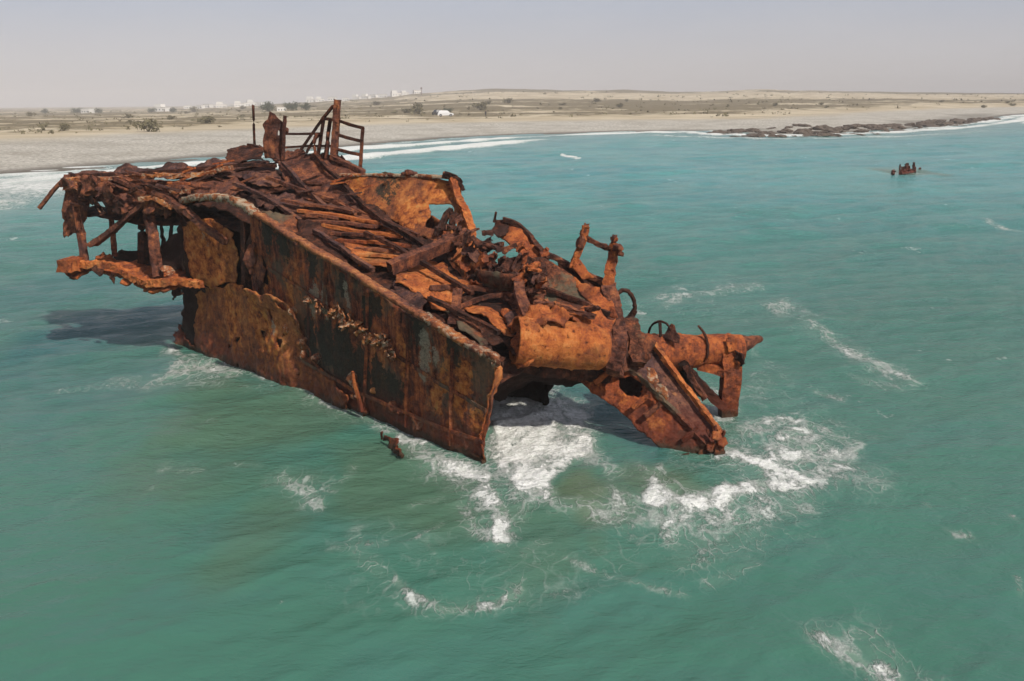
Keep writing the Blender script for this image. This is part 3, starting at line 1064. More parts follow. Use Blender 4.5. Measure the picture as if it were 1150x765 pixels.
# peeling crust along the hull side
rng = random.Random(4)
path = [(345, 334), (352, 345), (362, 352), (375, 352), (385, 360), (395, 364), (405, 372), (415, 380), (425, 384), (430, 378), (437, 396), (440, 405)]
g = MB()
for i in range(len(path) - 1):
    for k in range(6):
        u_ = rng.random()
        x = path[i][0] * (1 - u_) + path[i + 1][0] * u_ + rng.gauss(0, 3)
        y = path[i][1] * (1 - u_) + path[i + 1][1] * u_ + rng.gauss(0, 3)
        r = rng.uniform(2, 5)
        ol = [PV(x + r * math.cos(a) * rng.uniform(.5, 1.4), y + r * math.sin(a) * rng.uniform(.5, 1.3), -0.05 - rng.random() * .14) for a in np.linspace(0, 5.4, 6)]
        plate(g, ol, step=0.03, thick=0.03, crump=.06, csc=4, jag=.2, seed=sid())
tag(part('peeling_crust', g, 'crust', near_side), kind='stuff')
g = MB()
for (x, y) in ((442, 458), (450, 462), (412, 463), (400, 445), (420, 440), (330, 350), (322, 372), (356, 402), (340, 385), (341, 398), (468, 470), (470, 478), (396, 425), (400, 432)):
    lump(g, PV(x, y, 0), rng.uniform(.05, .09), sid(), 7, (1.3, 1.3, rng.uniform(.7, 1.4)), .9)
tag(part('peeling_crust', g, 'crust', near_side), kind='stuff')
tbeam('torn_strip', 'orange2', pv(-.2, (398, 418), (400, 440), (404, 462)), .07, .05, wob=.05)

# --- deck sheet
deck_out = pv(0.05, (207, 225), (240, 221), (280, 240), (340, 273), (430, 331), (500, 371), (545, 397))
deck_out += pd((575, 388, 14.8), (600, 365, 15.2), (625, 345, 16), (600, 325, 16.6), (565, 320, 17.2), (530, 290, 17.8), (480, 262, 18.8), (440, 240, 19.6), (405, 206, 20.6), (330, 183, 21.8), (250, 187, 22.3), (200, 196, 22.6), (120, 205, 22.9), (80, 206, 23.2), (82, 212, 22.2), (150, 224, 21.6))
dh = [pd((300, 214, 21), (330, 209, 21), (352, 211, 20.8), (345, 219, 20.6), (310, 222, 20.7)), pd((268, 214, 21.4), (282, 208, 21.4), (290, 214, 21.2), (280, 222, 21)),
      pd((500, 285, 18.2), (520, 280, 18.2), (535, 305, 17.6), (522, 314, 17.3), (508, 300, 17.8)), pd((548, 372, 15.0), (562, 366, 15.1), (578, 385, 14.8), (570, 393, 14.7), (556, 388, 14.7))]
tplate('deck', 'dark', deck_out, step=0.07, thick=0.04, crump=0.13, csc=1.4, fine=0.05, jag=0.03, holes=dh, face=(.03, .05, -.20))
tplate('deck', 'dark', deck_out, step=0.10, thick=0.04, crump=0.10, csc=1.4, fine=0.03, jag=0.03, face=(.05, .12, -.62))
tplate('under_deck_shade', 'inner_shade', pd((180, 192, 23.6), (300, 178, 23.4), (365, 178, 22.8), (440, 206, 21.4), (470, 235, 20.2), (400, 240, 19.8), (300, 226, 20.9), (190, 224, 21.6)), step=.1, jag=0, face=(0, .1, -.28))  # near-black sheet paints the shade seen through the deck slits
# under-deck darkness, put into the colour: a lower flat and cross bulkheads
tplate('under_deck_shade', 'inner_shade', [W(-10.5, .3, 2.0), W(-2.2, .3, .9), W(-1.8, 2.6, .9), W(-6, 4.0, 1.6), W(-10.5, 3.4, 2.2)], step=.12, crump=.1)
tplate('inner_bulkhead', 'inner_shade', [W(-4.2, .15, -.5), W(-4.2, .15, 2.3), W(-3.9, 1.2, 2.4), W(-3.6, 2.6, 2.4), W(-3.6, 2.6, -.5)], step=.08, crump=.12, jag=.1)
tplate('inner_bulkhead', 'inner_shade', [W(-7.5, .1, -.4), W(-7.5, .1, 3.3), W(-7.2, 3.8, 3.6), W(-7.2, 3.8, -.4)], step=.12, crump=.1)
tplate('inner_bulkhead', 'inner_shade', [W(-10.3, .3, -.4), W(-10.3, .3, 3.3), W(-10.2, 3.2, 3.6), W(-10.2, 3.2, -.4)], step=.12, crump=.1)
# far hull side
tplate('hull_side', 'hull', [W(-10.4, 3.2, -.5), W(-10.4, 3.2, 3.9), W(-8, 3.7, 4.0), W(-6, 3.8, 3.6), W(-4, 3.6, 2.9), W(-2.4, 3.3, 2.3), W(-1.0, 3.1, 1.5), W(-1.5, 3.1, .7), W(-2.2, 3.1, -.5)], step=.09, crump=.15, thick=.05, jag=.1,
       paint=[(W(-6, 3.8, 1), .6, 2, .6)])

# torn top layers of the deck at the back
layers = [
    ('torn_plate', 'brown', [(300, 172, 22.4), (340, 168, 22.2), (352, 172, 22), (368, 190, 21.4), (392, 214, 20.4), (430, 246, 19.2), (428, 256, 18.9), (400, 246, 19.3), (372, 238, 19.8), (340, 226, 20.4), (322, 205, 21), (312, 188, 21.6)]),
    ('torn_plate', 'brown', [(76, 194, 23.4), (130, 189, 23.2), (200, 183, 22.9), (262, 177, 22.8), (300, 178, 22.4), (310, 196, 21.6), (262, 199, 21.8), (200, 200, 22.2), (140, 203, 22.5), (78, 203, 22.9)]),
    ('torn_plate', 'dark', [(252, 176, 22.9), (262, 166, 23.3), (290, 164, 23.4), (300, 170, 22.9), (296, 178, 22.5), (268, 182, 22.4)]),
    ('torn_plate', 'brown', [(272, 196, 21.8), (310, 190, 21.7), (322, 205, 21.2), (300, 209, 21.1), (282, 206, 21.3)]),
    ('torn_plate', 'brown', [(200, 200, 22), (262, 197, 21.8), (276, 206, 21.4), (264, 219, 20.9), (210, 219, 21.4)]),
    ('torn_plate', 'brown', [(285, 224, 20.6), (340, 220, 20.4), (400, 232, 19.7), (398, 240, 19.4), (345, 232, 19.9), (300, 236, 19.9)]),
    ('torn_plate', 'dark', [(330, 246, 19.2), (352, 250, 19.0), (380, 262, 18.6), (396, 290, 17.7), (392, 304, 17.2), (360, 286, 17.8), (335, 268, 18.6)]),
    ('torn_plate', 'mottle', [(292, 236, 19.6), (330, 240, 19.4), (345, 262, 18.9), (338, 268, 18.5), (305, 248, 19.1)]),
    ('torn_plate', 'orange2', [(384, 236, 19.9), (420, 240, 19.5), (460, 262, 18.8), (440, 268, 18.7), (400, 256, 19.2)]),
    ('torn_plate', 'orange', [(440, 302, 17.2), (478, 290, 17.9), (498, 292, 17.8), (512, 310, 17.3), (540, 322, 16.8), (500, 324, 16.6), (470, 330, 16.3), (444, 318, 16.6)]),
    ('torn_plate', 'orange', [(470, 330, 16.2), (512, 328, 16.6), (520, 338, 16.4), (500, 348, 15.9), (484, 346, 15.8)]),
    ('torn_plate', 'orange', [(520, 346, 16.1), (558, 339, 16.7), (578, 350, 16.3), (586, 372, 15.6), (574, 378, 15.2), (556, 366, 15.4), (535, 352, 15.8)]),
    ('torn_plate', 'mottle', [(500, 350, 15.8), (522, 348, 15.9), (540, 362, 15.4), (548, 386, 14.8), (540, 390, 14.6), (515, 370, 15.1)]),
    ('torn_plate', 'brown', [(440, 316, 16.7), (462, 322, 16.4), (480, 340, 15.9), (474, 350, 15.7), (452, 340, 16.0), (436, 330, 16.2)]),
    ('torn_plate', 'orange', [(380, 264, 18.5), (440, 272, 18.4), (446, 292, 17.8), (440, 300, 17.2), (408, 298, 17.3), (392, 280, 17.9)]),
    ('torn_plate', 'brown', [(566, 356, 15.8), (590, 352, 15.9), (596, 372, 15.3), (588, 400, 14.8), (574, 396, 14.8), (584, 380, 15.2)]),
]
for i_, (nm, mt, ol) in enumerate(layers):
    tplate(nm, 'mauve' if mt == 'brown' and i_ % 2 else mt, pd(*ol), step=.055, thick=.035, crump=.09, csc=1.8, fine=.035, jag=.10)

# deck beams: rows of loose bars laid across
rows = [((318, 226), (395, 238), 20.2, 19.6), ((335, 236), (440, 252), 19.7, 19.1), ((345, 247), (425, 256), 19.3, 19.0), ((362, 254), (450, 266), 19.1, 18.7), ((372, 262), (430, 268), 18.8, 18.6),
        ((378, 270), (462, 276), 18.6, 18.4), ((386, 279), (450, 282), 18.2, 18.1), ((394, 288), (448, 288), 17.8, 17.8), ((345, 240), (380, 246), 19.5, 19.3), ((402, 296), (446, 296), 17.5, 17.6)]
for a in (((300, 200, 21.2), (380, 228, 20.0), (470, 264, 18.6)), ((262, 206, 21.3), (300, 222, 20.5), (336, 248, 19.3)), ((353, 174, 21.8), (388, 210, 20.4), (432, 250, 18.9)), ((316, 182, 21.6), (344, 212, 20.6), (374, 240, 19.6)),
          ((410, 262, 18.4), (470, 292, 17.4), (530, 330, 16.3)), ((560, 302, 16.8), (620, 326, 16.2), (684, 352, 15.7)), ((482, 334, 16.0), (520, 352, 15.5), (560, 374, 14.95)), ((200, 192, 22.2), (262, 186, 22.2), (310, 186, 21.7)),
          ((80, 197, 22.8), (140, 195, 22.5), (200, 192, 22.3)), ((352, 258, 18.7), (380, 276, 18.0), (420, 304, 17.0))):
    tbeam('longitudinal_beam', ('brown', 'mauve', 'dark')[int(a[0][0]) % 3], pd(*[(x, y, d - .08) for x, y, d in a]), .09, .08, 'box', jit=.16, step=.09, wob=.03)
for i, (a, b, d0, d1) in enumerate(rows):
    mid = ((a[0] + b[0]) / 2, (a[1] + b[1]) / 2 - random.uniform(0, 3), (d0 + d1) / 2)
    tbeam('deck_beam', ('brown', 'orange2', 'brown', 'orange')[i % 4], pd((*a, d0 - .15), (mid[0], mid[1], mid[2] - .18), (*b, d1 - .15)), .15, .06, 'box', jit=.22, step=.08, wob=.03)
tbeam('channel_beam', 'brown', pd((438, 301, 16.9), (480, 284, 17.4), (526, 263, 18.0)), .20, .24, 'U', jit=.12, step=.08, up=(0, .3, -1))
tbeam('channel_beam', 'dark', pd((430, 249, 18.8), (455, 262, 18.4), (478, 278, 17.9)), .10, .12, 'I', jit=.15)
tbeam('channel_beam', 'brown', pd((482, 323, 16.5), (520, 322, 16.7), (560, 326, 16.7), (600, 338, 16.2)), .09, .09, 'box', jit=.2, wob=.04)
tbeam('channel_beam', 'brown', pd((507, 348, 15.9), (545, 333, 16.5), (572, 330, 16.6)), .08, .08, 'box', jit=.2)
tbeam('upright_post', 'brown', pd((514, 326, 16.1), (512, 345, 15.8), (508, 366, 15.4)), .17, .10, 'box', jit=.25)
tbeam('upright_post', 'brown', pd((584, 320, 16.2), (588, 345, 15.8), (600, 372, 15.2), (612, 392, 14.75)), .20, .14, 'box', jit=.3, wob=.05)
tbeam('upright_post', 'orange2', pd((562, 292, 17.2), (564, 310, 17.0), (566, 335, 16.6)), .10, .10, 'box', jit=.3)
tbeam('upright_post', 'orange2', pd((612, 302, 16.9), (608, 322, 16.7), (604, 345, 16.3)), .14, .12, 'box', jit=.3)

# --- left-hand overhang: open framing under the deck edge
tplate('hanging_plate', 'brown', pd((71, 196, 22.7), (100, 197, 22.4), (106, 214, 22.3), (98, 236, 22.2), (90, 250, 22.2), (84, 262, 22.3), (72, 266, 22.4), (74, 248, 22.5), (70, 240, 22.5), (72, 220, 22.6)), step=.05, thick=.05, crump=.12, csc=2, jag=.1)
tplate('hanging_plate', 'brown', pd((98, 202, 22.3), (150, 204, 22.1), (165, 214, 22), (150, 226, 21.9), (134, 240, 21.9), (112, 238, 22.1), (98, 226, 22.2)), step=.05, crump=.12, jag=.1,
       holes=[pd((100, 222, 22.1), (116, 224, 22.1), (124, 236, 22), (112, 240, 22.1), (100, 238, 22.1))])
tplate('hanging_plate', 'brown', pd((150, 206, 22), (205, 204, 21.8), (212, 226, 21.5), (190, 236, 21.6), (165, 236, 21.8), (150, 228, 21.9)), step=.05, crump=.13, jag=.1)
tbeam('edge_beam', 'crust', pd((72, 203, 22.4), (110, 201, 22.2), (150, 199, 22.1), (205, 196, 21.9), (262, 190, 21.8)), .22, .10, 'box', jit=.4, step=.06, wob=.06)
tbeam('edge_beam', 'brown', pd((72, 210, 22.4), (130, 205, 22.0), (190, 206, 21.7)), .12, .12, 'I', jit=.25, wob=.06)
tbeam('edge_beam', 'crust', pd((157, 224, 21.4), (175, 222, 21.3), (195, 233, 21.1)), .16, .10, 'box', jit=.4, step=.06)
tbeam('hull_frame', 'brown', pd((86, 232, 22), (91, 262, 22), (96, 300, 21.9)), .20, .16, 'I', jit=.12)
tbeam('hull_frame', 'brown', pd((122, 222, 22.3), (126, 255, 22.3), (129, 288, 22.3)), .12, .12, 'box', jit=.2)
tbeam('hull_frame', 'dark', pd((158, 236, 22.3), (160, 262, 22.3), (161, 296, 22.2)), .18, .18, 'box', jit=.2)
tbeam('hull_frame', 'brown', pd((165, 238, 21.6), (172, 262, 21.5), (177, 312, 21.3)), .24, .14, 'box', jit=.25, wob=.05)
tbeam('diagonal_brace', 'brown', pd((104, 275, 21.9), (128, 258, 21.7), (152, 236, 21.6), (166, 226, 21.6)), .30, .12, 'box', jit=.2, step=.07, taper=.75)
tbeam('diagonal_brace', 'brown', pd((128, 200, 21.9), (145, 208, 21.6), (163, 218, 21.4)), .09, .09, 'box', jit=.15)
tbeam('diagonal_brace', 'brown', pd((188, 226, 21.2), (208, 236, 20.9), (228, 254, 20.6), (254, 272, 20.3)), .15, .13, 'box', jit=.2, step=.07)
tbeam('diagonal_brace', 'brown', pd((172, 216, 21.3), (190, 222, 21.2), (205, 240, 21.0)), .13, .10, 'box', jit=.2)
tbeam('bent_bar', 'brown', pd((72, 201, 22.5), (62, 211, 22.5), (52, 224, 22.5), (44, 234, 22.5)), .10, .08, 'box', jit=.2)
tplate('inner_bulkhead', 'inner_shade', pd((178, 240, 22.0), (206, 236, 21.6), (206, 305, 21.4), (180, 300, 21.8)), step=.05, crump=.06, jag=.15,
       holes=[pd((179, 252, 21.9), (186, 252, 21.8), (187, 266, 21.8), (180, 272, 21.8)), pd((193, 252, 21.8), (200, 250, 21.7), (201, 262, 21.7), (194, 264, 21.8))])
tplate('inner_bulkhead', 'inner_shade', pd((130, 286, 23), (160, 282, 23), (200, 284, 22.4), (205, 312, 22), (160, 306, 22.4), (132, 300, 22.8)), step=.05, crump=.1, jag=.15)
lw = [(68, 293, 22.0), (74, 288, 22.1), (92, 289, 22.2), (98, 292, 22.3), (128, 288, 22.6), (160, 294, 22.4), (205, 300, 21.9), (208, 318, 21.0), (196, 322, 20.9), (176, 326, 20.9), (160, 322, 21.1), (150, 314, 21.3), (134, 308, 21.5), (118, 304, 21.6), (104, 299, 21.7), (92, 306, 21.6), (74, 306, 21.7), (68, 301, 21.8)]
tplate('lower_ledge', 'orange2', pd(*lw), step=.045, thick=.10, crump=.10, csc=2.2, fine=.05, jag=.16)
tbeam('lower_ledge', 'orange2', pd((70, 298, 21.7), (78, 298, 21.6), (92, 297, 21.6)), .36, .30, 'box', jit=.25, step=.06)
tbeam('lower_ledge', 'orange', pd((92, 296, 21.6), (128, 298, 21.4), (150, 312, 21.2), (170, 320, 20.9), (200, 316, 20.8), (224, 320, 20.6)), .18, .16, 'box', jit=.35, step=.06, wob=.06)
for a in (((103, 301), (116, 303), (112, 311)), ((124, 306), (140, 306), (128, 320)), ((146, 312), (156, 318), (152, 326)), ((190, 320), (206, 320), (196, 338)), ((176, 322), (190, 322), (184, 329))):
    tplate('torn_strip', 'dark', pd(*[(q[0], q[1], 21.2) for q in a]), step=.035, jag=.2, crump=.08)
tplate('torn_plate', 'crust', pd((180, 303, 21.2), (192, 299, 21.3), (197, 305, 21.1), (188, 310, 21.0)), step=.04, jag=.2)

rk = random.Random(31)
for j in range(34):
    g = MB()
    x = rk.uniform(76, 205); y = rk.uniform(202, 232)
    d = 22.1 - (x - 76) * .004 - rk.uniform(0, .4)
    if j % 2:
        a = rk.uniform(-.9, 1.2); l = rk.uniform(10, 30)
        beam(g, pd((x, y, d), (x + l * math.cos(a) * .5, y + l * .5 * math.sin(a) + 1, d), (x + l * math.cos(a), y + l * math.sin(a), d - .1)), rk.uniform(.06, .15), rk.uniform(.05, .1), rk.choice(['box', 'L']), jit=.4, seed=sid(), step=.06)
        part('hanging_bar', g, rk.choice(['brown', 'dark', 'brown', 'crust']), smooth=False)
    else:
        plate(g, pd((x - 8, y - 5, d), (x + rk.uniform(4, 12), y + rk.uniform(-8, -2), d), (x + rk.uniform(5, 12), y + rk.uniform(2, 10), d - .2), (x + rk.uniform(-4, 4), y + rk.uniform(8, 18), d - .15), (x - 9, y + rk.uniform(0, 7), d)), step=.05, thick=.03, crump=.15, jag=.22, seed=sid())
        if g.n: part('hanging_plate', g, rk.choice(['brown', 'dark', 'brown']))
# --- standing things on the upper deck
tplate('standing_plate', 'brown', pd((298, 178, 21.7), (296, 160, 21.6), (298, 147, 21.6), (295, 140, 21.6), (301, 134, 21.6), (303, 125, 21.6), (309, 128, 21.6), (314, 134, 21.6), (317, 137, 21.6), (321, 142, 21.6), (319, 155, 21.6), (317, 170, 21.7), (317, 182, 21.5)),
       step=.035, thick=.05, crump=.10, csc=2.2, jag=.08, holes=[pd((312, 147, 21.6), (314, 146, 21.6), (314, 152, 21.6), (312, 152, 21.6))])
tbeam('standing_plate', 'brown', pd((318, 180, 21.5), (319, 150, 21.5), (320, 130, 21.5)), .07, .07, 'box', jit=.2, step=.06)
tplate('torn_strip', 'brown', pd((319, 142, 21.5), (324, 144, 21.5), (324, 149, 21.5), (318, 150, 21.5)), step=.03, jag=.15)
tbeam('upright_pole', 'dark', pd((286, 166, 23.2), (285, 140, 23.2), (284.3, 118, 23.2)), .065, .065, 'pipe', jit=.15)
tbeam('upright_pole', 'dark', pd((278, 163, 23.2), (286, 164, 23.2), (296, 168, 23.0)), .10, .08, 'box', jit=.2)

rl = MB()
beam(rl, pd((375, 178, 21.6), (377, 150, 21.6), (379, 112, 21.6)), .17, .17, 'box', jit=.10, step=.08, taper=.85, seed=sid())
post = part('mast_post', rl, 'brown', smooth=False)
# railing: three rails and its corner posts, each a part
RP = [((404.5, 190), (407.5, 143.5), 21.2), ((357, 176), (364, 131), 21.9), ((365, 178), (371, 134), 21.8)]
for (a, b, d) in RP:
    tbeam('railing_post', 'dark', pd((*a, d), (*b, d)), .075, .075, 'box', jit=.15, parent=post)
for (a, b, d0, d1) in (((378, 135), (408, 144), 21.6, 21.2), ((378, 151), (407, 159), 21.6, 21.2), ((376, 167), (405, 174), 21.6, 21.2), ((362, 133), (379, 135), 21.9, 21.6), ((374, 178), (404, 191), 21.6, 21.2)):
    tbeam('railing_bar', 'dark', pd((*a, d0), ((a[0] + b[0]) / 2, (a[1] + b[1]) / 2 + .6, (d0 + d1) / 2), (*b, d1)), .065, .065, 'box', jit=.15, parent=post)
tbeam('diagonal_brace', 'dark', pd((338, 168, 22.0), (362, 134, 21.9), (374, 119, 21.7)), .06, .06, 'box', jit=.15, parent=post)
tbeam('diagonal_brace', 'dark', pd((344, 172, 21.8), (352, 157, 21.8), (362, 149, 21.8)), .06, .06, 'box', jit=.15, parent=post)
tbeam('railing_bar', 'dark', pd((319, 150.5, 21.5), (340, 150.5, 21.6), (362, 150, 21.8)), .055, .055, 'box', jit=.15, parent=post)
tbeam('railing_bar', 'dark', pd((316, 166, 22.4), (345, 164, 22.2), (372, 164, 21.8)), .05, .05, 'box', jit=.2, parent=post)
for a in (((355, 176), (352, 160), (356, 150)), ((366, 178), (369, 160), (368, 148))):
    tbeam('bent_bar', 'brown', pd(*[(q[0], q[1], 21.7) for q in a]), .12, .06, 'box', jit=.25)
tplate('torn_plate', 'brown', pd((340, 172, 22.2), (372, 174, 21.8), (404, 191, 21.1), (398, 198, 20.9), (372, 196, 21.2), (352, 186, 21.6)), step=.05, jag=.14, crump=.1)
tbeam('edge_beam', 'brown', pd((372, 176, 21.6), (390, 184, 21.3), (408, 193, 21.0)), .14, .09, 'box', jit=.25)

# --- orange bulkhead at the back with a square hole
bo = [(384, 198, 21.0), (420, 198, 20.6), (470, 199, 20.2), (512, 202, 19.8), (518, 222, 19.6), (528, 245, 19.2), (532, 262, 18.8), (520, 300, 18.2), (500, 290, 18.5), (480, 268, 19.0), (462, 264, 19.2), (448, 250, 19.6), (430, 236, 20.0), (400, 226, 20.4), (386, 214, 20.7)]
pnt = [(P(*q), r, ch, v) for q, r, ch, v in (((440, 215, 20.4), .62, 2, .55), ((500, 212, 19.9), .6, 1, 1), ((462, 245, 19.6), .6, 1, 1), ((402, 210, 20.6), .45, 1, .8), ((475, 240, 19.6), .15, 0, .3), ((420, 200, 20.6), .15, 0, .4))]
tplate('orange_bulkhead', 'hull2', pd(*bo), step=.05, thick=.04, crump=.07, jag=.06, paint=pnt,
       holes=[pd((482, 231, 19.7), (494, 230, 19.6), (507, 229, 19.5), (511, 240, 19.35), (515, 256, 19.2), (516, 264, 19.1), (498, 266, 19.2), (482, 262, 19.4))], label='orange bulkhead plate with a square hole')
g = MB()
beam(g, pd((380, 197, 21.0), (420, 196.5, 20.6), (470, 197.5, 20.2), (508, 199.5, 19.8)), .14, .07, 'box', jit=.3, step=.06, seed=sid())
part('bulkhead_coping', g, 'cream')
tbeam('bulkhead_edge', 'orange', pd((508, 200, 19.7), (514, 222, 19.5), (524, 240, 19.1), (530, 260, 18.7), (531, 285, 18.2)), .17, .10, 'box', jit=.25, step=.06)
for a in (((497, 197), (508, 200), (516, 207), (521, 214)), ((500, 194), (512, 198), (519, 206)), ((506, 201), (514, 203), (520, 211))):
    tbeam('bent_bar', 'dark', pd(*[(q[0], q[1], 19.7) for q in a]), .09, .07, 'box', jit=.5, step=.05)
for c, r in (((459, 194), .08), ((438, 196), .05), ((500, 195), .06), ((466, 195), .06), ((453, 195), .05)):
    g = MB(); lump(g, P(*c, 20.2), r, sid(), 8, (1.2, 1, .8), .5); part('rust_lump', g, 'brown')
tbeam('bent_bar', 'dark', pd((506, 236, 19.2), (498, 246, 19.0), (494, 262, 18.8)), .14, .10, 'box', jit=.5)
tbeam('bent_bar', 'dark', pd((512, 240, 19.1), (505, 250, 18.9), (514, 262, 18.7)), .11, .10, 'box', jit=.5)
ring(g := MB(), P(504, 246, 19.1), P(510, 246, 19.1) - P(504, 246, 19.1), P(504, 238, 19.1) - P(504, 246, 19.1), .07, 16, 0, 300, sid(), .3)
part('bent_bar', g, 'dark')
for k in range(11):
    g = MB()
    x, y = 408 + k * 4.4 + random.uniform(-3, 3), 234 + k * 2.9 + random.uniform(-5, 4)
    d = 20 - k * .08 - .3
    beam(g, pd((x, y, d), (x + random.uniform(-6, 8), y + random.uniform(3, 10), d - .1), (x + random.uniform(-4, 12), y + random.uniform(8, 20), d - .3)), .09, .06, 'box', jit=.4, seed=sid(), step=.06)
    part('twisted_strip', g, 'dark', smooth=False)

# --- tangled middle heap
tplate('crumpled_plate', 'orange2', pd((558, 262, 17.9), (566, 247, 18.1), (576, 250, 18.0), (600, 268, 17.7), (608, 284, 17.3), (596, 292, 17.0), (574, 278, 17.3)), step=.05, jag=.08, crump=.12, thick=.05)
tbeam('crumpled_plate', 'dark', pd((566, 246, 18.0), (582, 252, 17.9), (596, 266, 17.7), (606, 280, 17.3), (616, 292, 17.1)), .10, .08, 'box', jit=.3, wob=.03)
tplate('crumpled_plate', 'dark', pd((552, 258, 17.8), (556, 247, 18.1), (568, 246, 18.1), (572, 256, 17.9), (560, 268, 17.6)), step=.045, jag=.12, crump=.12)
tbeam('bent_bar', 'dark', pd((555, 250, 18.0), (557, 238, 18.0)), .06, .05, 'box', jit=.3)
tplate('crumpled_plate', 'mottle', pd((590, 292, 17.0), (612, 290, 16.9), (640, 306, 16.6), (668, 328, 16.2), (684, 350, 15.8), (668, 352, 15.7), (640, 346, 15.8), (612, 348, 15.8), (594, 330, 16.2)), step=.05, jag=.06, crump=.10, thick=.04)
tplate('crumpled_plate', 'orange2', pd((640, 306, 16.55), (664, 322, 16.2), (690, 344, 15.8), (694, 356, 15.6), (672, 350, 15.7), (652, 330, 16.1)), step=.05, jag=.12, crump=.1)
tplate('crumpled_plate', 'dark', pd((566, 282, 17.1), (592, 286, 16.9), (606, 298, 16.7), (600, 316, 16.5), (572, 318, 16.5), (560, 302, 16.8)), step=.05, jag=.1, crump=.15)
# torn bowl
g = MB()
c0 = P(572, 300, 17.0)
vs, ff = [], []
for i in range(9):
    for j in range(25):
        a = math.pi * (0.0 + j / 24 * 1.15) + math.pi * .9
        ph = i / 8 * math.pi / 2
        r = .62
        vs.append(c0 + np.array([math.cos(a) * r * math.cos(ph), math.sin(a) * r * math.cos(ph) * 1.0, -math.sin(ph) * r * .75]))
for i in range(8):
    for j in range(24):
        ff.append((i * 25 + j, i * 25 + j + 1, (i + 1) * 25 + j + 1, (i + 1) * 25 + j))
vs = np.array(vs); vs += np.c_[fbm(vs, 3, 3, 1), fbm(vs, 3, 3, 2), fbm(vs, 3, 3, 3)] * .07
g.add(*thicken(vs, ff, .04))
part('torn_bowl', g, 'mottle')
tplate('torn_plate', 'brown', pd((545, 318, 16.9), (580, 314, 16.7), (600, 322, 16.4), (606, 346, 15.9), (590, 352, 15.9), (566, 338, 16.5)), step=.05, jag=.12, crump=.15)
rg = random.Random(11)
for k in range(4):
    for j in range(17):
        g = MB()
        x = rg.uniform(488, 606); y = 268 + (x - 488) * .40 + rg.gauss(0, 13)
        d = 18.3 - (x - 488) * .013 - (y - 268) * .012 + rg.uniform(-.3, .15)
        l = rg.uniform(6, 20); a = rg.uniform(-1.4, 1.0)
        if rg.random() < .6:
            beam(g, pd((x, y, d), (x + l * .5 * math.cos(a) + rg.gauss(0, 2), y + l * .5 * math.sin(a) - 1, d), (x + l * math.cos(a), y + l * math.sin(a), d + rg.uniform(-.3, .3))), rg.uniform(.05, .12), rg.uniform(.04, .10), rg.choice(['box', 'L', 'box']), jit=.4, seed=sid(), step=.06)
        else:
            plate(g, pd((x, y, d), (x + rg.uniform(6, 14), y + rg.uniform(-8, 2), d + rg.uniform(-.2, .3)), (x + rg.uniform(8, 18), y + rg.uniform(3, 9), d - .2), (x + rg.uniform(-2, 6), y + rg.uniform(7, 14), d - .3)), step=.045, thick=.03, crump=.15, jag=.25, seed=sid())
        if g.n: part('twisted_debris', g, ('dark', 'orange2', 'mauve', 'brown')[k], smooth=False)
for k in range(4):
    for j in range(11):
        g = MB()
        x = rg.uniform(120, 400); y = 187 + max(0, (x - 300)) * .25 + rg.uniform(-3, 22)
        d = 22.3 - max(0, x - 300) * .012 - (y - 187) * .05
        l = rg.uniform(8, 26); a = rg.uniform(-.5, .6)
        beam(g, pd((x, y, d - .1), (x + l * .5, y + l * .5 * math.sin(a), d - .1), (x + l, y + l * math.sin(a), d - .15)), rg.uniform(.06, .14), rg.uniform(.03, .05), rg.choice(['box', 'L', 'box']), jit=.22, seed=sid(), step=.09)
        part('loose_bar', g, ('brown', 'mauve', 'dark', 'orange2')[k], smooth=False)

# --- posts and frame on the right
tbeam('frame_post', 'orange2', pd((643, 300, 16.9), (648, 286, 16.9), (655, 270, 16.9), (658, 254, 16.9)), .13, .12, 'box', jit=.35, step=.06)
g = MB(); beam(g, pd((657, 266, 16.9), (659, 252, 16.9)), .12, .11, 'box', jit=.4, seed=3, step=.05, taper=.8)
beam(g, pd((650, 278, 16.9), (655, 264, 16.9)), .19, .14, 'box', jit=.45, seed=5, step=.05, taper=.7); part('rust_lump', g, 'brown')
tbeam('frame_post', 'orange2', pd((678, 356, 16.3), (682, 330, 16.5), (686, 300, 16.7), (690, 278, 16.8), (690, 267, 16.8)), .24, .16, 'box', jit=.25, step=.06, taper=.6)
g = MB(); beam(g, pd((690, 278, 16.7), (697, 277, 16.6), (696, 287, 16.6)), .12, .10, 'box', jit=.4, seed=4, step=.05)
beam(g, pd((689, 274, 16.8), (690, 264, 16.8)), .09, .08, 'box', jit=.4, seed=6, step=.04); part('rust_lump', g, 'brown')
tbeam('frame_bar', 'dark', pd((657, 266, 16.9), (670, 274, 16.85), (686, 280, 16.8)), .10, .09, 'box', jit=.35, step=.05)
tplate('gusset_plate', 'orange2', pd((642, 300, 16.8), (650, 290, 16.9), (660, 304, 16.8), (668, 312, 16.7), (654, 314, 16.7)), step=.04, jag=.1)
tplate('gusset_plate', 'dark', pd((626, 290, 17.2), (645, 302, 17.1), (676, 316, 16.9), (690, 322, 16.8), (686, 352, 16.4), (664, 334, 16.7), (640, 316, 16.9), (628, 302, 17.1)), step=.05, jag=.06)
tbeam('edge_beam', 'brown', pd((606, 282, 17.3), (628, 292, 17.2), (655, 308, 16.95), (690, 322, 16.7)), .12, .09, 'box', jit=.3, wob=.04)
tbeam('frame_bar', 'orange2', pd((606, 286, 17.1), (618, 284, 17.2), (612, 279, 17.2)), .10, .08, 'box', jit=.4)
rc = P(702, 343, 16.4)
ring(g := MB(), rc, P(713, 345, 16.4) - rc, P(702, 326, 16.4) - rc, .075, 26, 0, 360, sid(), .25)
part('iron_ring', g, 'dark')
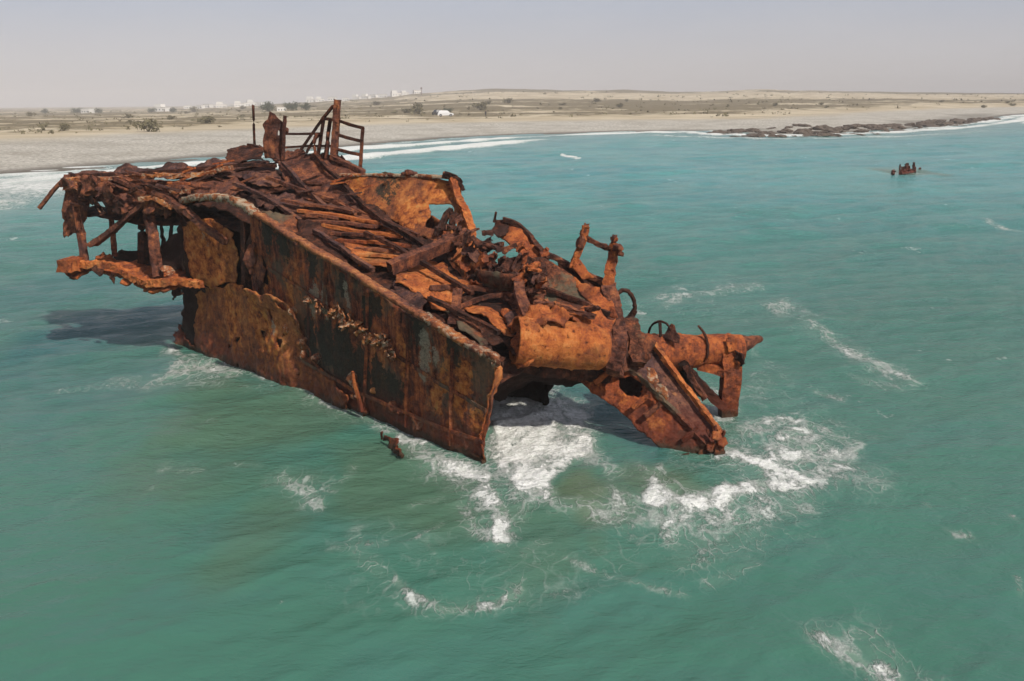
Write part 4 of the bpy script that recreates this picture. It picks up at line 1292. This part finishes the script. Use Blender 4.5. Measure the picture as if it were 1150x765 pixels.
tbeam('frame_post', 'dark', pd((700, 362, 16.3), (708, 358, 16.4), (713, 348, 16.4)), .12, .08, 'box', jit=.3)
# massive upright under the posts
tplate('foundation_plate', 'mottle', pd((686, 345, 16.2), (700, 360, 16.1), (718, 372, 16.0), (736, 384, 15.9), (732, 402, 15.7), (714, 416, 15.5), (698, 418, 15.4), (682, 404, 15.6), (682, 390, 15.6), (684, 365, 15.9)), step=.05, crump=.15, jag=.1, thick=.08)
tplate('foundation_plate', 'brown', pd((668, 346, 15.9), (690, 340, 16.1), (700, 362, 16), (696, 400, 15.4), (686, 420, 15.2), (684, 380, 15.4), (672, 362, 15.6)), step=.05, crump=.12, jag=.15)
tbeam('upright_post', 'brown', pd((683, 322, 16.4), (690, 350, 16.1), (694, 380, 15.6), (690, 420, 15.2)), .28, .22, 'box', jit=.3, step=.08, wob=.05)
tbeam('upright_post', 'mottle', pd((706, 360, 16.2), (714, 384, 15.8), (716, 410, 15.5)), .26, .22, 'box', jit=.3, step=.08)

# --- big boiler-like cylinder
g = MB()
tube(g, P(578, 382, 15.0), P(672, 390, 15.3), .43, .41, 44, 50, .02, .04, sid(), bands=5, caps=(0, .20), dent=.05)
drum = part('drum', g, 'pipe', label='large battered orange cylinder')
g = MB()
plate(g, pd((562, 346, 16.0), (590, 346, 15.7), (606, 358, 15.2), (604, 386, 14.75), (592, 412, 14.7), (580, 414, 14.8), (578, 392, 14.85), (580, 372, 15.2), (566, 362, 15.7)), step=.045, thick=.05, crump=.14, jag=.12, seed=sid())
part('drum_neck', g, 'orange2', drum)
for ol in ([(592, 352, 15.3), (618, 352, 15.2), (640, 360, 15.0), (634, 372, 14.85), (612, 368, 14.8), (600, 366, 14.9)], [(618, 344, 15.8), (650, 350, 15.5), (690, 362, 15.4), (686, 374, 15.2), (655, 364, 15.1), (630, 360, 15.1)],
           [(604, 340, 16.0), (640, 346, 15.8), (668, 352, 15.7), (660, 362, 15.4), (622, 358, 15.3)]):
    tplate('torn_plate', 'orange2', pd(*ol), step=.05, crump=.15, jag=.2)
for a in (((596, 345), (610, 362), (622, 374)), ((612, 338), (628, 352), (646, 372)), ((600, 340), (630, 344), (668, 356)), ((640, 350), (660, 348), (672, 346))):
    tbeam('bent_bar', 'brown', pd(*[(q[0], q[1], 15.6 - i * .25) for i, q in enumerate(a)]), .10, .08, 'box', jit=.4, step=.06)
# inside of the broken hull below the drum, shade painted on
tplate('inner_bulkhead', 'inner_shade', pd((560, 400, 15.6), (600, 408, 15.7), (690, 414, 15.9), (700, 440, 15.9), (660, 425, 16.4), (600, 430, 16.6), (556, 450, 16.2)), step=.07, crump=.15, jag=.1)
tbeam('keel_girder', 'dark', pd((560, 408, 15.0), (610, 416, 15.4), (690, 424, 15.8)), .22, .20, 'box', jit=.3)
tplate('inner_bulkhead', 'inner_shade', [W(-3.6, 2.6, -.5), W(-3.6, 2.6, 2.0), W(-1.6, 2.9, 1.7), W(-0.6, 2.9, 1.2), W(-1.1, 2.9, .3), W(-1.5, 2.9, -.5)], step=.08, crump=.12, jag=.22)

# --- long girder running down into the water
ftop = [(688, 398), (712, 440), (745, 480), (778, 506), (796, 512)]
gtop = tplate('girder_top', 'mauve', pd((688, 397, 15.9), (735, 386, 16.3), (760, 420, 15.85), (786, 455, 15.35), (812, 490, 14.8), (794, 501, 14.6), (764, 468, 15.05), (726, 432, 15.5)), step=.05, crump=.04, csc=1, fine=.02, thick=.06, jag=.03, seed=901)
tplate('girder_side', 'girder', pd((688, 397, 15.88), (726, 432, 15.48), (764, 468, 15.03), (794, 501, 14.58), (812, 493, 14.75), (812, 506, 14.6), (802, 519, 14.45), (772, 520, 14.5), (745, 505, 14.8), (715, 482, 15.1), (685, 454, 15.4), (650, 426, 15.8), (652, 412, 15.9), (672, 402, 15.95)),
       step=.045, crump=.07, csc=1.4, fine=.05, thick=.07, jag=.05, seed=902, paint=[(P(770, 505, 14.6), .3, 2, .9), (P(700, 440, 15.3), .25, 1, .8), (P(735, 470, 15.0), .25, 1, .7), (P(670, 425, 15.7), .25, 1, .6)],
       holes=[pd((694, 424, 15.6), (708, 421, 15.55), (722, 432, 15.45), (718, 446, 15.3), (704, 444, 15.4), (696, 436, 15.5))])
tplate('girder_side', 'inner_shade', pd((690, 404, 16.2), (722, 420, 16.0), (735, 450, 15.6), (700, 455, 15.6), (676, 436, 15.9)), step=.07)
tplate('girder_side', 'girder', pd((736, 388, 16.3), (760, 420, 15.85), (786, 455, 15.35), (812, 490, 14.8), (812, 512, 14.8), (778, 500, 15.3), (740, 460, 15.8), (715, 420, 16.2)), step=.07, crump=.06, jag=.05)
tbeam('girder_edge', 'orange', pd((734, 386, 16.15), (758, 419, 15.7), (785, 454, 15.2), (811, 489, 14.7)), .10, .08, 'box', jit=.3, step=.06, parent=gtop)
tbeam('girder_edge', 'mottle', pd((690, 398, 15.84), (728, 433, 15.44), (764, 469, 14.98), (793, 500, 14.55)), .08, .08, 'box', jit=.3, step=.06, parent=gtop)
tplate('girder_patch', 'crust', pd((726, 412, 15.35), (738, 420, 15.3), (750, 438, 15.05), (748, 450, 14.9), (736, 438, 15.05)), step=.04, jag=.12, crump=.04)
for k in (0, 3, 4, 7):
    x, y = 668 + k * 14, 430 + k * 9.3
    tbeam('girder_rib', ('orange2', 'brown', 'dark')[k % 3], pd((x, y, 15.45 - k * .11), (x + 8, y - 6, 15.5 - k * .11), (x + 18, y - 14, 15.5 - k * .11)), .05, .09, 'box', jit=.35, step=.06)
g = MB()
for (x, y) in ((806, 488), (812, 496), (800, 502), (808, 506), (790, 510), (768, 515), (780, 516)):
    plate(g, pd((x - 5, y - 4, 14.5), (x + 3, y - 6, 14.55), (x + 6, y + 2, 14.5), (x + 1, y + 6, 14.4), (x - 5, y + 4, 14.4)), step=.03, thick=.05, crump=.12, csc=4, jag=.2, seed=sid())
part('rust_lump', g, 'orange2')
for a in (((803, 486), (804, 478)), ((797, 490), (794, 482)), ((810, 492), (814, 484))):
    tbeam('torn_strip', 'brown', pd((*a[0], 14.6), (*a[1], 14.6)), .07, .04, 'box', jit=.4)

# --- second pipe pointing seawards and its bracket
g = MB()
tube(g, P(722, 398, 16.5), P(832, 391, 16.8), .40, .27, 36, 40, .02, .04, sid(), bands=4, caps=(.1, 0), dent=.06)
xpipe = part('exhaust_pipe', g, 'orange2', label='tapering red-brown pipe pointing seawards')
g = MB()
tube(g, P(828, 388, 16.8), P(856, 380, 16.9), .22, .05, 24, 14, .03, .03, sid(), dent=.05)
part('pipe_tip', g, 'brown', xpipe)
tplate('pipe_patch', 'orange', pd((816, 380, 16.45), (826, 380, 16.45), (828, 392, 16.4), (818, 396, 16.35)), step=.03, jag=.12)
ring(g := MB(), P(741, 376, 16.6), P(754, 376, 16.4) - P(741, 376, 16.6), P(741, 361, 16.6) - P(741, 376, 16.6), .045, 20, 0, 180, sid(), .2)
part('iron_hoop', g, 'dark', xpipe)
tbeam('iron_hoop', 'dark', pd((741, 362, 16.5), (742, 378, 16.4)), .05, .05, 'box', jit=.2)
tbeam('bent_bar', 'dark', pd((784, 366, 16.6), (792, 374, 16.55), (796, 388, 16.4), (794, 402, 16.35)), .05, .05, 'pipe', jit=.2)
tplate('torn_strip', 'brown', pd((746, 376, 16.4), (754, 363, 16.45), (758, 370, 16.35), (763, 386, 16.2), (752, 382, 16.25)), step=.03, jag=.15, crump=.03)
tbeam('bracket', 'orange2', pd((784, 410, 16.6), (800, 412, 16.55), (818, 420, 16.5)), .26, .16, 'box', jit=.2)
tbeam('bracket', 'orange2', pd((820, 396, 16.55), (821, 425, 16.5), (818, 450, 16.5), (817, 476, 16.5)), .40, .22, 'box', jit=.12, step=.07, up=(.2, -1, 0), taper=.82)
tplate('bracket', 'dark', pd((820, 392, 16.4), (830, 396, 16.4), (837, 408, 16.4), (830, 414, 16.4), (824, 404, 16.4)), step=.04, jag=.25, thick=.06)
tbeam('diagonal_brace', 'dark', pd((764, 404, 16.4), (780, 424, 16.4), (800, 446, 16.4), (812, 456, 16.4)), .26, .16, 'box', jit=.2, step=.08)
tbeam('diagonal_brace', 'brown', pd((770, 412, 16.2), (778, 428, 16.2), (792, 448, 16.1)), .12, .10, 'box', jit=.3)
tplate('inner_bulkhead', 'inner_shade', pd((740, 404, 16.6), (764, 408, 16.7), (790, 436, 16.9), (788, 446, 16.8), (770, 440, 16.6), (752, 430, 16.4)), step=.06, jag=.1, crump=.1)

# --- small scrap of the same iron poking out of the water
sc = empty('rusted_scrap', tuple(G(437, 505)))
tag(sc, 'small jagged rusty scrap sticking out of green water beside the hull', 'scrap metal')
g = MB()
plate(g, [G(429, 489, .10), G(434, 491, .13), G(443, 500, .12), G(448, 510, .07), G(450, 516, -.06), G(444, 513, -.06), G(434, 503, -.04), G(428, 495, .0)], step=.03, thick=.05, crump=.08, jag=.15, seed=77)
o = g.build('rusted_plate', M['orange2'], sc, True, G(437, 505))
g = MB()
beam(g, [G(429, 493, .05), G(428, 488, .16), G(429, 485, .22)], .035, .03, 'box', jit=.3, seed=8, step=.04)
g.build('bent_spike', M['dark'], sc, False, G(437, 505))

# --- far remnant: stumps of frames breaking the surface
rc0 = G(1018, 196)
rem = empty('wreck_remnant', tuple(rc0))
tag(rem, 'low dark cluster of broken frame stumps standing in open water off the right', 'wreck remnant')
for (x, y0, y1, wd) in ((1003, 196.5, 191.5, .30), (1010.5, 196, 184.5, .12), (1013, 196, 187.5, .24), (1018, 194, 183, .34), (1020.5, 194, 186, .2), (1022.5, 194.5, 189.5, .26), (1026, 193.5, 182.5, .22), (1027.5, 194, 188, .2), (1033, 191, 188.5, .2), (1016, 196, 190.5, .3)):
    b = G(x, y0)
    D = b[1]
    tpt = P(x + .5, y1, D)
    g = MB()
    beam(g, [b + [0, 0, -.4], (b + tpt) / 2 + [0, .05, 0], tpt], wd, wd * .8, 'box', jit=.5, seed=sid(), step=.12, taper=.75)
    g.build('frame_stump', M['dark'], rem, False, rc0)
g = MB()
beam(g, [G(1012, 195, .12), G(1026, 193, .15)], .14, .14, 'box', jit=.4, seed=5, step=.15)
g.build('cross_beam', M['brown'], rem, False, rc0)

# ------------------------------------------------------------------ things on the shore
def hit(px, py, d0=60, d1=2400):
    D = np.exp(np.linspace(math.log(d0), math.log(d1), 900))
    r = ray(px, py)
    pts = np.array([0, 0, H])[None] + r[None] * (D / r[1])[:, None]
    z, s, _ = land_height(pts[:, 0], pts[:, 1])
    k = np.where(pts[:, 2] < z)[0]
    if not len(k): return None
    i = k[0]
    return np.array([pts[i, 0], pts[i, 1], z[i]])


def ground(px, D):
    x = (px - 575) / F * math.cos(PITCH) * D
    return np.array([x, D, land_z(x, D)])


def leafball(mb, r, n, seed, sq=.7, leaf=.16, cz=None):
    rg = np.random.RandomState(seed)
    cz = r * sq if cz is None else cz
    k = max(3, n // 26)
    cl = rg.normal(0, .42, (k, 3)) * np.array([r, r, r * sq * .8])
    for i in range(n):
        c = cl[rg.randint(k)] + rg.normal(0, .24, 3) * np.array([r, r, r * sq])
        c[2] = max(c[2] + cz, .02)
        s = leaf * r * rg.uniform(.6, 1.4)
        a, b = rg.normal(0, 1, 3), rg.normal(0, 1, 3)
        a /= np.linalg.norm(a)
        b = np.cross(a, b)
        b /= np.linalg.norm(b)
        mb.add([c - a * s, c - b * s * .6, c + a * s, c + b * s * .6], [(0, 1, 2, 3)])


def shrub_proto(seed, n=420):
    root = empty('shrub')
    g = MB()
    leafball(g, 1.0, n, seed, .62, .13)
    g.build('foliage', M['leaf'], root, False)
    g = MB()
    for k in range(4):
        a = k * 1.7
        beam(g, [(0, 0, -.1), (.2 * math.cos(a), .2 * math.sin(a), .3), (.5 * math.cos(a), .5 * math.sin(a), .7)], .06, .06, 'box', taper=.5, seed=k, step=.2)
    g.build('stem', M['bark'], root, False)
    return root


def tree_proto(seed):
    root = empty('tree')
    g = MB()
    leafball(g, 1.0, 900, seed, .75, .10, 1.25)
    g.build('crown', M['leaf2'], root, False)
    g = MB()
    beam(g, [(0, 0, -.2), (.04, 0, .5), (0, .03, 1.2)], .16, .16, 'pipe', taper=.5, step=.15)
    for k in range(5):
        a = k * 1.3
        beam(g, [(0, 0, .6), (.25 * math.cos(a), .25 * math.sin(a), 1.0), (.5 * math.cos(a), .5 * math.sin(a), 1.5)], .06, .06, 'box', taper=.4, step=.15)
    g.build('trunk', M['bark'], root, False)
    return root


def dup(root):
    r = root.copy()
    C.objects.link(r)
    for ch in root.children:
        c = ch.copy()
        C.objects.link(c)
        c.parent = r
        for gch in ch.children:
            d = gch.copy()
            C.objects.link(d)
            d.parent = c
    return r


def put(o, p, sc, rz):
    o.location = p
    o.scale = sc if isinstance(sc, tuple) else (sc, sc, sc)
    o.rotation_euler = (0, 0, rz)


rg = random.Random(21)
protos = [shrub_proto(1), shrub_proto(2), shrub_proto(3)]
used = [False] * 3
named = [(167, 148, 13, 'big rounded grey-green shrub alone on the sandy beach berm at the far left'), (470, 128, 9, 'dense dark shrub just left of the parked cars'),
         (458, 127, 6, 'smaller shrub left of the dense dark one by the cars'), (540, 124, 8, 'shrub on the dune behind the standing person'),
         (72, 147, 7, 'low shrub on yellow sand nearest the left edge of the view'), (232, 139, 9, 'shrub on the low bank left of the thin upright pole')]
spots = [(a, b, c, l) for a, b, c, l in named]
for k in range(28):
    px = rg.uniform(5, 1140)
    py = np.interp(px, [0, 200, 450, 700, 1150], [137, 133, 122, 121, 117]) + rg.uniform(-7, 5)
    spots.append((px, py, rg.uniform(2.0, 5.0) * (1.1 if px < 700 else .8), None))
for i, (px, py, rpx, lab) in enumerate(spots):
    p = hit(px, py)
    if p is None: continue
    s = rpx * p[1] / F
    k = i % 3
    o = protos[k] if not used[k] else dup(protos[k])
    used[k] = True
    put(o, p, (s, s, s * rg.uniform(.6, .95)), rg.uniform(0, 6))
    tag(o, lab or 'small dry olive shrub dotted over the sandy dunes behind the beach', 'shrub', 'dry shrubs dotted over the dunes')

tp = [tree_proto(5), tree_proto(6)]
tused = [False, False]
trees = [(303, 119, 7.5, 'tree with its crown just above the upright rusted plate'), (330, 120, 7, 'round dark tree between the upright rusted plate and the mast post'),
         (346, 121, 5.5, 'smaller round tree immediately left of the railing'), (88, 122.5, 5, 'dark tree immediately left of the lone white house far left'),
         (112, 123, 4, 'low dark tree right of the lone white house far left'), (172, 120, 4, 'dark tree left of the long white house'), (196, 119.5, 4, 'dark tree right of the long white house'),
         (505, 122, 4, 'dark tree above the parked white car'), (52, 124, 3.5, 'small tree on the skyline nearest the left edge')]
for i, (px, py, rpx, lab) in enumerate(trees):
    D = 420 if px > 250 and px < 400 else 640
    if px == 505: D = 330
    p = ground(px, D)
    s = rpx * D / F
    k = i % 2
    o = tp[k] if not tused[k] else dup(tp[k])
    tused[k] = True
    put(o, p - np.array([0, 0, s * .55]), (s, s, s * .95), rg.uniform(0, 6))
    tag(o, lab, 'tree', 'trees on the coastal plain')

# low scrub nobody could count
g = MB()
rn = np.random.RandomState(9)
n = 0
while n < 800:
    px, D = rn.uniform(-150, 1300), math.exp(rn.uniform(math.log(110), math.log(900)))
    x = (px - 575) / F * D
    h_, s_2, _ = land_height(np.array([x]), np.array([D]))
    if s_2[0] < 50: continue
    if fbm(np.array([[x, D]]), .03, 3, 21)[0] < rn.uniform(-.5, .3): continue
    n += 1
    r = rn.uniform(.25, .8) * (1 + D / 500)
    for q in range(7):
        c = np.array([x, D, h_[0] + r * .22]) + rn.normal(0, .4, 3) * r * np.array([1, 1, .35])
        a, b = rn.normal(0, 1, 3), rn.normal(0, 1, 3)
        g.add([c - a * r * .3, c - b * r * .3, c + a * r * .3], [(0, 1, 2)])
o = g.build('ground_scrub', M['leaf'], None, False)
tag(o, 'sparse low scrub growing over the dunes', None, None, 'stuff')


# --- white houses on the skyline
def bxv(mb, lo, hi):
    v = [(x, y, z) for x in (lo[0], hi[0]) for y in (lo[1], hi[1]) for z in (lo[2], hi[2])]
    mb.add(v, [(0, 1, 3, 2), (4, 6, 7, 5), (0, 4, 5, 1), (2, 3, 7, 6), (0, 2, 6, 4), (1, 5, 7, 3)])


def house(w_, d_, h_, two=False):
    root = empty('white_house')
    g = MB()
    bxv(g, (-w_ / 2, -d_ / 2, -1.5), (w_ / 2, d_ / 2, h_))
    if two: bxv(g, (-w_ / 2 + .3, -d_ / 2 + .3, h_ + .01), (w_ * .1, d_ / 2 - .3, h_ + 2.6))
    g.build('wall', M['white'], root, False)
    g = MB()
    bxv(g, (-w_ / 2 - .2, -d_ / 2 - .2, h_ + .003), (w_ / 2 + .2, d_ / 2 + .2, h_ + .28))
    g.build('roof', M['roofm'], root, False)
    for k in range(3):
        g = MB()
        x = -w_ * .32 + k * w_ * .30
        bxv(g, (x - .45, -d_ / 2 - .04, 1.0), (x + .45, -d_ / 2 + .02, 2.1))
        g.build('window', M['window'], root, False)
    g = MB()
    bxv(g, (w_ * .40 - .3, -d_ / 2 - .05, -.1), (w_ * .40 + .5, -d_ / 2 + .02, 2.0))
    g.build('door', M['bark'], root, False)
    return root


hp_ = [house(7.5, 6.5, 3.6), house(10, 7, 3.4, True)]
hu = [False, False]
hs_ = [(100, 640, .9, 0, 'lone white house on the skyline between two dark trees at far left'), (184, 720, .95, 1, 'long white house on the skyline flanked by dark trees'),
       (318, 430, .55, 0, 'pale house seen just right of the upright rusted plate')]
for px in (215, 226, 236, 243, 252, 262, 271, 277, 287, 296, 352, 362, 376, 392, 404, 414, 424, 433, 446, 458, 470):
    hs_.append((px + rg.uniform(-2, 2), 900 + rg.uniform(0, 160), rg.uniform(.6, 1.15), rg.randrange(2), None))
for px, D, sc_, k, lab in hs_:
    p = ground(px, D)
    o = hp_[k] if not hu[k] else dup(hp_[k])
    hu[k] = True
    put(o, p, sc_, rg.uniform(-.4, .4))
    tag(o, lab or 'tiny white house in the village strung along the distant skyline', 'house', 'white houses of the distant village')

mp = ground(476, 880)
ma = empty('radio_mast', tuple(mp))
tag(ma, 'thin dark radio mast on the skyline beside the village', 'mast')
g = MB(); beam(g, [(0, 0, -1), (0, 0, 8)], .7, .7, 'box', jit=.02, step=.5, taper=.5); g.build('pole', M['mast'], ma, False)
g = MB(); bxv(g, (-.9, -.4, 6.2), (.9, .4, 7.6)); g.build('antenna', M['mast'], ma, False)


# --- parked cars
def car(paint, L=4.4, Wd=1.8, Ht=1.65):
    root = empty('parked_car')
    prof = [(-2.2, .35), (-2.2, .85), (-2.05, 1.0), (-1.75, 1.60), (-1.5, 1.66), (.35, 1.66), (.6, 1.58), (1.15, 1.05), (2.0, .92), (2.2, .75), (2.2, .35), (1.85, .32), (1.7, .62), (1.4, .74), (1.1, .62), (.95, .32),
            (-.95, .32), (-1.1, .62), (-1.4, .74), (-1.7, .62), (-1.85, .32)]
    g = MB()
    n = len(prof)
    vs = []
    for y, kk in ((-Wd / 2, 1), (Wd / 2, 1)):
        for x, z in prof:
            ins = .14 if z > 1.1 else 0
            vs.append((x, y + (ins if y < 0 else -ins), z))
    fs = [tuple(range(n)), tuple(reversed(range(n, 2 * n)))] + [((i + 1) % n, i, i + n, (i + 1) % n + n) for i in range(n)]
    g.add(vs, fs)
    g.build('body', M[paint], root, False)
    for s in (-1, 1):
        g = MB()
        y = s * (Wd / 2 - .07)
        q = [(-1.62, 1.08), (-1.48, 1.52), (.32, 1.52), (.92, 1.10)]
        yy = [y, y - s * .055, y - s * .055, y]
        a = [(x, w_ + s * .012, z) for (x, z), w_ in zip(q, yy)]
        b = [(x, w_ - s * .03, z) for (x, z), w_ in zip(q, yy)]
        g.add(a + b, [(0, 1, 2, 3), (7, 6, 5, 4), (0, 4, 5, 1), (1, 5, 6, 2), (2, 6, 7, 3), (3, 7, 4, 0)])
        g.build('side_window', M['window'], root, False)
    g = MB(); g.add([(.66, -.7, 1.56), (.66, .7, 1.56), (1.14, .74, 1.10), (1.14, -.74, 1.10), (.63, -.7, 1.53), (.63, .7, 1.53), (1.1, .74, 1.07), (1.1, -.74, 1.07)], [(0, 3, 2, 1), (4, 5, 6, 7), (0, 1, 5, 4), (2, 3, 7, 6), (1, 2, 6, 5), (3, 0, 4, 7)])
    g.build('windscreen', M['window'], root, False)
    for x in (-1.4, 1.4):
        for s in (-1, 1):
            g = MB()
            beam(g, [(x, s * .72, .33), (x, s * .93, .33)], .66, .66, 'pipe', jit=0, step=.2)
            wh = g.build('wheel', M['tyre'], root, False)
            g = MB()
            beam(g, [(x, s * .90, .33), (x, s * .95, .33)], .36, .36, 'pipe', jit=0, step=.2)
            g.build('rim', M['rim'], wh, False)
    for s in (-1, 1):
        g = MB(); bxv(g, (2.17, s * .65 - .18, .66), (2.215, s * .65 + .18, .80)); g.build('headlight', M['rim'], root, False)
    return root


c1 = car('carwhite')
p = hit(500.5, 131); put(c1, p, 1.0, .12)
tag(c1, 'white parked car on the sand in front of dark shrubs', 'car', 'cars parked behind the beach')
c2 = car('cardark')
p = hit(490, 130); put(c2, p + np.array([0, 3, 0]), 1.0, 2.0)
tag(c2, 'dark parked car beside the white one on the sand', 'car', 'cars parked behind the beach')

# --- a person standing on the beach
def person(p, rz):
    root = empty('person', tuple(p), rz)
    tag(root, 'person in dark clothes standing alone on the sand right of the parked cars', 'person')
    V_ = [(0, 0, .95), (0, 0, 1.15), (0, 0, 1.38), (0, 0, 1.50), (0, .01, 1.62), (0, .01, 1.70), (.18, 0, 1.40), (.25, .02, 1.12), (.27, -.06, .88), (-.18, 0, 1.40), (-.25, .02, 1.12), (-.27, -.06, .88),
          (.10, 0, .90), (.12, -.02, .50), (.13, .02, .08), (.14, -.14, .03), (-.10, 0, .90), (-.12, .02, .50), (-.13, .04, .08), (-.14, -.10, .03)]
    E_ = [(0, 1), (1, 2), (2, 3), (3, 4), (4, 5), (2, 6), (6, 7), (7, 8), (2, 9), (9, 10), (10, 11), (0, 12), (12, 13), (13, 14), (14, 15), (0, 16), (16, 17), (17, 18), (18, 19)]
    Rr = [.15, .14, .16, .055, .09, .085, .07, .05, .035, .07, .05, .035, .10, .075, .05, .04, .10, .075, .05, .04]
    me = bpy.data.meshes.new('body')
    me.from_pydata(V_, E_, [])
    o = bpy.data.objects.new('body', me)
    C.objects.link(o)
    o.parent = root
    m = o.modifiers.new('skin', 'SKIN')
    for i, r in enumerate(Rr): me.skin_vertices[0].data[i].radius = (r, r * .8)
    o.modifiers.new('sub', 'SUBSURF').render_levels = 2
    me.materials.append(M['cloth'])
    g = MB(); lump(g, (0, -.03, 1.66), .105, 3, 8, (.8, .9, 1.15), .02); g.build('face', M['skin'], root)
    g = MB(); lump(g, (0, .02, 1.72), .11, 3, 8, (.85, .95, .8), .06); g.build('hair', M['cloth'], root)


try:
    me_t = bpy.data.meshes.new('t'); me_t.from_pydata([(0, 0, 0), (0, 0, 1)], [(0, 1)], []); ot = bpy.data.objects.new('t', me_t)
    ot.modifiers.new('skin', 'SKIN'); ok = len(me_t.skin_vertices) > 0; bpy.data.objects.remove(ot)
except Exception:
    ok = False
p = hit(545.5, 131.5)
person(p, .4)

# --- dark rocks of the reef along the shore on the right
rr = random.Random(6)
rprot = []
for k in range(5):
    g = MB()
    lump(g, (0, 0, 0), 1.0, 300 + k, 9, (1.0, .8, .5), .95)
    o = g.build('shore_rock', M['rock'], None, False)
    rprot.append([o, False])
k = 0
for i in range(190):
    px = rr.uniform(804, 1122)
    top = np.interp(px, [804, 840, 870, 930, 985, 1050, 1122], [146.5, 146, 144, 143.5, 142, 137, 131.5])
    bot = np.interp(px, [804, 840, 870, 930, 985, 1050, 1122], [148.5, 150.5, 151, 150.2, 148, 142, 133])
    py = rr.uniform(top, bot) if rr.random() < .6 else rr.choice([top, bot]) + rr.uniform(-.8, .8)
    q = G(px, py, 0.4)
    s = rr.uniform(.3, 1.15) * (.7 + q[1] / 450)
    pr = rprot[i % 5]
    if pr[1]:
        o = pr[0].copy(); C.objects.link(o)
    else:
        o = pr[0]; pr[1] = True
    z0 = max(land_z(q[0], q[1]), -.2)
    o.location = (q[0], q[1], z0 + .05 * s)
    o.scale = (s * 1.3, s * 1.3, s * rr.uniform(.6, 1.3))
    o.rotation_euler = (rr.uniform(-.1, .1), rr.uniform(-.1, .1), rr.uniform(0, 6))
    near = 'leftmost end' if px < 835 else None
    tag(o, 'dark rock slab in the low reef lining the shore on the right', 'rock', 'dark reef rocks along the right-hand shore')


# ------------------------------------------------------------------ haze
def box_obj(name, lo, hi, mat):
    mb = MB()
    v = [(x, y, z) for x in (lo[0], hi[0]) for y in (lo[1], hi[1]) for z in (lo[2], hi[2])]
    mb.add(v, [(0, 1, 3, 2), (4, 6, 7, 5), (0, 4, 5, 1), (2, 3, 7, 6), (0, 2, 6, 4), (1, 5, 7, 3)])
    return mb.build(name, mat, None, False)


hm = bpy.data.materials.new('pale_haze')
hm.use_nodes = True
hn = hm.node_tree
hn.nodes.clear()
ho = hn.nodes.new('ShaderNodeOutputMaterial')
hv = hn.nodes.new('ShaderNodeVolumePrincipled')
hv.inputs['Color'].default_value = (0.94, 0.90, 0.88, 1)
hv.inputs['Density'].default_value = 0.00055
hv.inputs['Anisotropy'].default_value = -0.25
hn.links.new(hv.outputs[0], ho.inputs['Volume'])
haze = box_obj('haze', (-4200, -700, -6), (4500, 2700, 42), hm)
tag(haze, 'thin pale haze over the coast', None, None, 'stuff')

# ------------------------------------------------------------------ light
SUN_EL, SUN_AZ = R(47), math.atan2(-0.75, 0.66)     # towards the sun: right and behind the viewpoint
sd = Vector((math.cos(SUN_EL) * math.cos(SUN_AZ), math.cos(SUN_EL) * math.sin(SUN_AZ), math.sin(SUN_EL)))
sun = bpy.data.lights.new('sun', 'SUN')
sun.energy = 3.8
sun.angle = R(1.5)
sun.color = (1.0, 0.93, 0.82)
so = bpy.data.objects.new('sun', sun)
so.rotation_euler = sd.to_track_quat('Z', 'Y').to_euler()
so.location = (30, -30, 60)
C.objects.link(so)

w = bpy.data.worlds.new('World')
S.world = w
w.use_nodes = True
wn = w.node_tree
wn.nodes.clear()
t = NT(wn)
wo = t.n('ShaderNodeOutputWorld')
bg = t.n('ShaderNodeBackground')
sky = t.n('ShaderNodeTexSky')
sky.sky_type = 'NISHITA'
sky.sun_disc = False
sky.sun_elevation = SUN_EL
sky.sun_rotation = math.atan2(sd.x, sd.y)
sky.air_density = 1.0
sky.dust_density = 1.5
hs = t.n('ShaderNodeHueSaturation')
hs.inputs['Saturation'].default_value = 0.32
hs.inputs['Value'].default_value = 1.0
t.l(sky.outputs[0], hs.inputs['Color'])
tint = t.mix(1.0, hs.outputs[0], (0.98, 0.965, 1.03), 'MULTIPLY')
tc = t.n('ShaderNodeTexCoord')
sx = t.n('ShaderNodeSeparateXYZ')
t.l(tc.outputs['Generated'], sx.inputs[0])
lo = t.mix(t.ss(sx.outputs[2], 0.0, 0.16), (5.9, 5.55, 5.45), (3.7, 4.45, 5.8))
cl = t.noise(t.mapping(tc.outputs['Generated'], (1, 1, 5)), 2.6, 5, .6)
lo = t.mix(t.ss(cl, .35, .7, 0, .35), lo, (6.0, 5.9, 6.1))
skyc = t.mix(t.ss(sx.outputs[2], 0.05, 0.55, 0.80, 0.15), tint, lo)
t.l(skyc, bg.inputs[0])
bg.inputs[1].default_value = 0.105
t.l(bg.outputs[0], wo.inputs[0])

# ------------------------------------------------------------------ camera and render
cam = bpy.data.cameras.new('camera')
cam.sensor_width = 36
cam.lens = 36 * F / 1150
cam.clip_end = 12000
co_ = bpy.data.objects.new('camera', cam)
co_.location = (0, 0, H)
co_.rotation_euler = (Matrix.Rotation(math.pi / 2 - PITCH, 3, 'X') @ Matrix.Rotation(-ROLL, 3, 'Z')).to_euler()
C.objects.link(co_)
S.camera = co_
S.render.engine = 'CYCLES'
S.cycles.max_bounces = 6
S.cycles.diffuse_bounces = 3
S.cycles.glossy_bounces = 2
S.cycles.transmission_bounces = 2
S.cycles.volume_bounces = 0
S.cycles.use_denoising = True
S.cycles.use_adaptive_sampling = True
S.cycles.adaptive_threshold = 0.02
S.view_settings.view_transform = 'Standard'
S.view_settings.look = 'None'
S.view_settings.gamma = 1
S.view_settings.exposure = 0
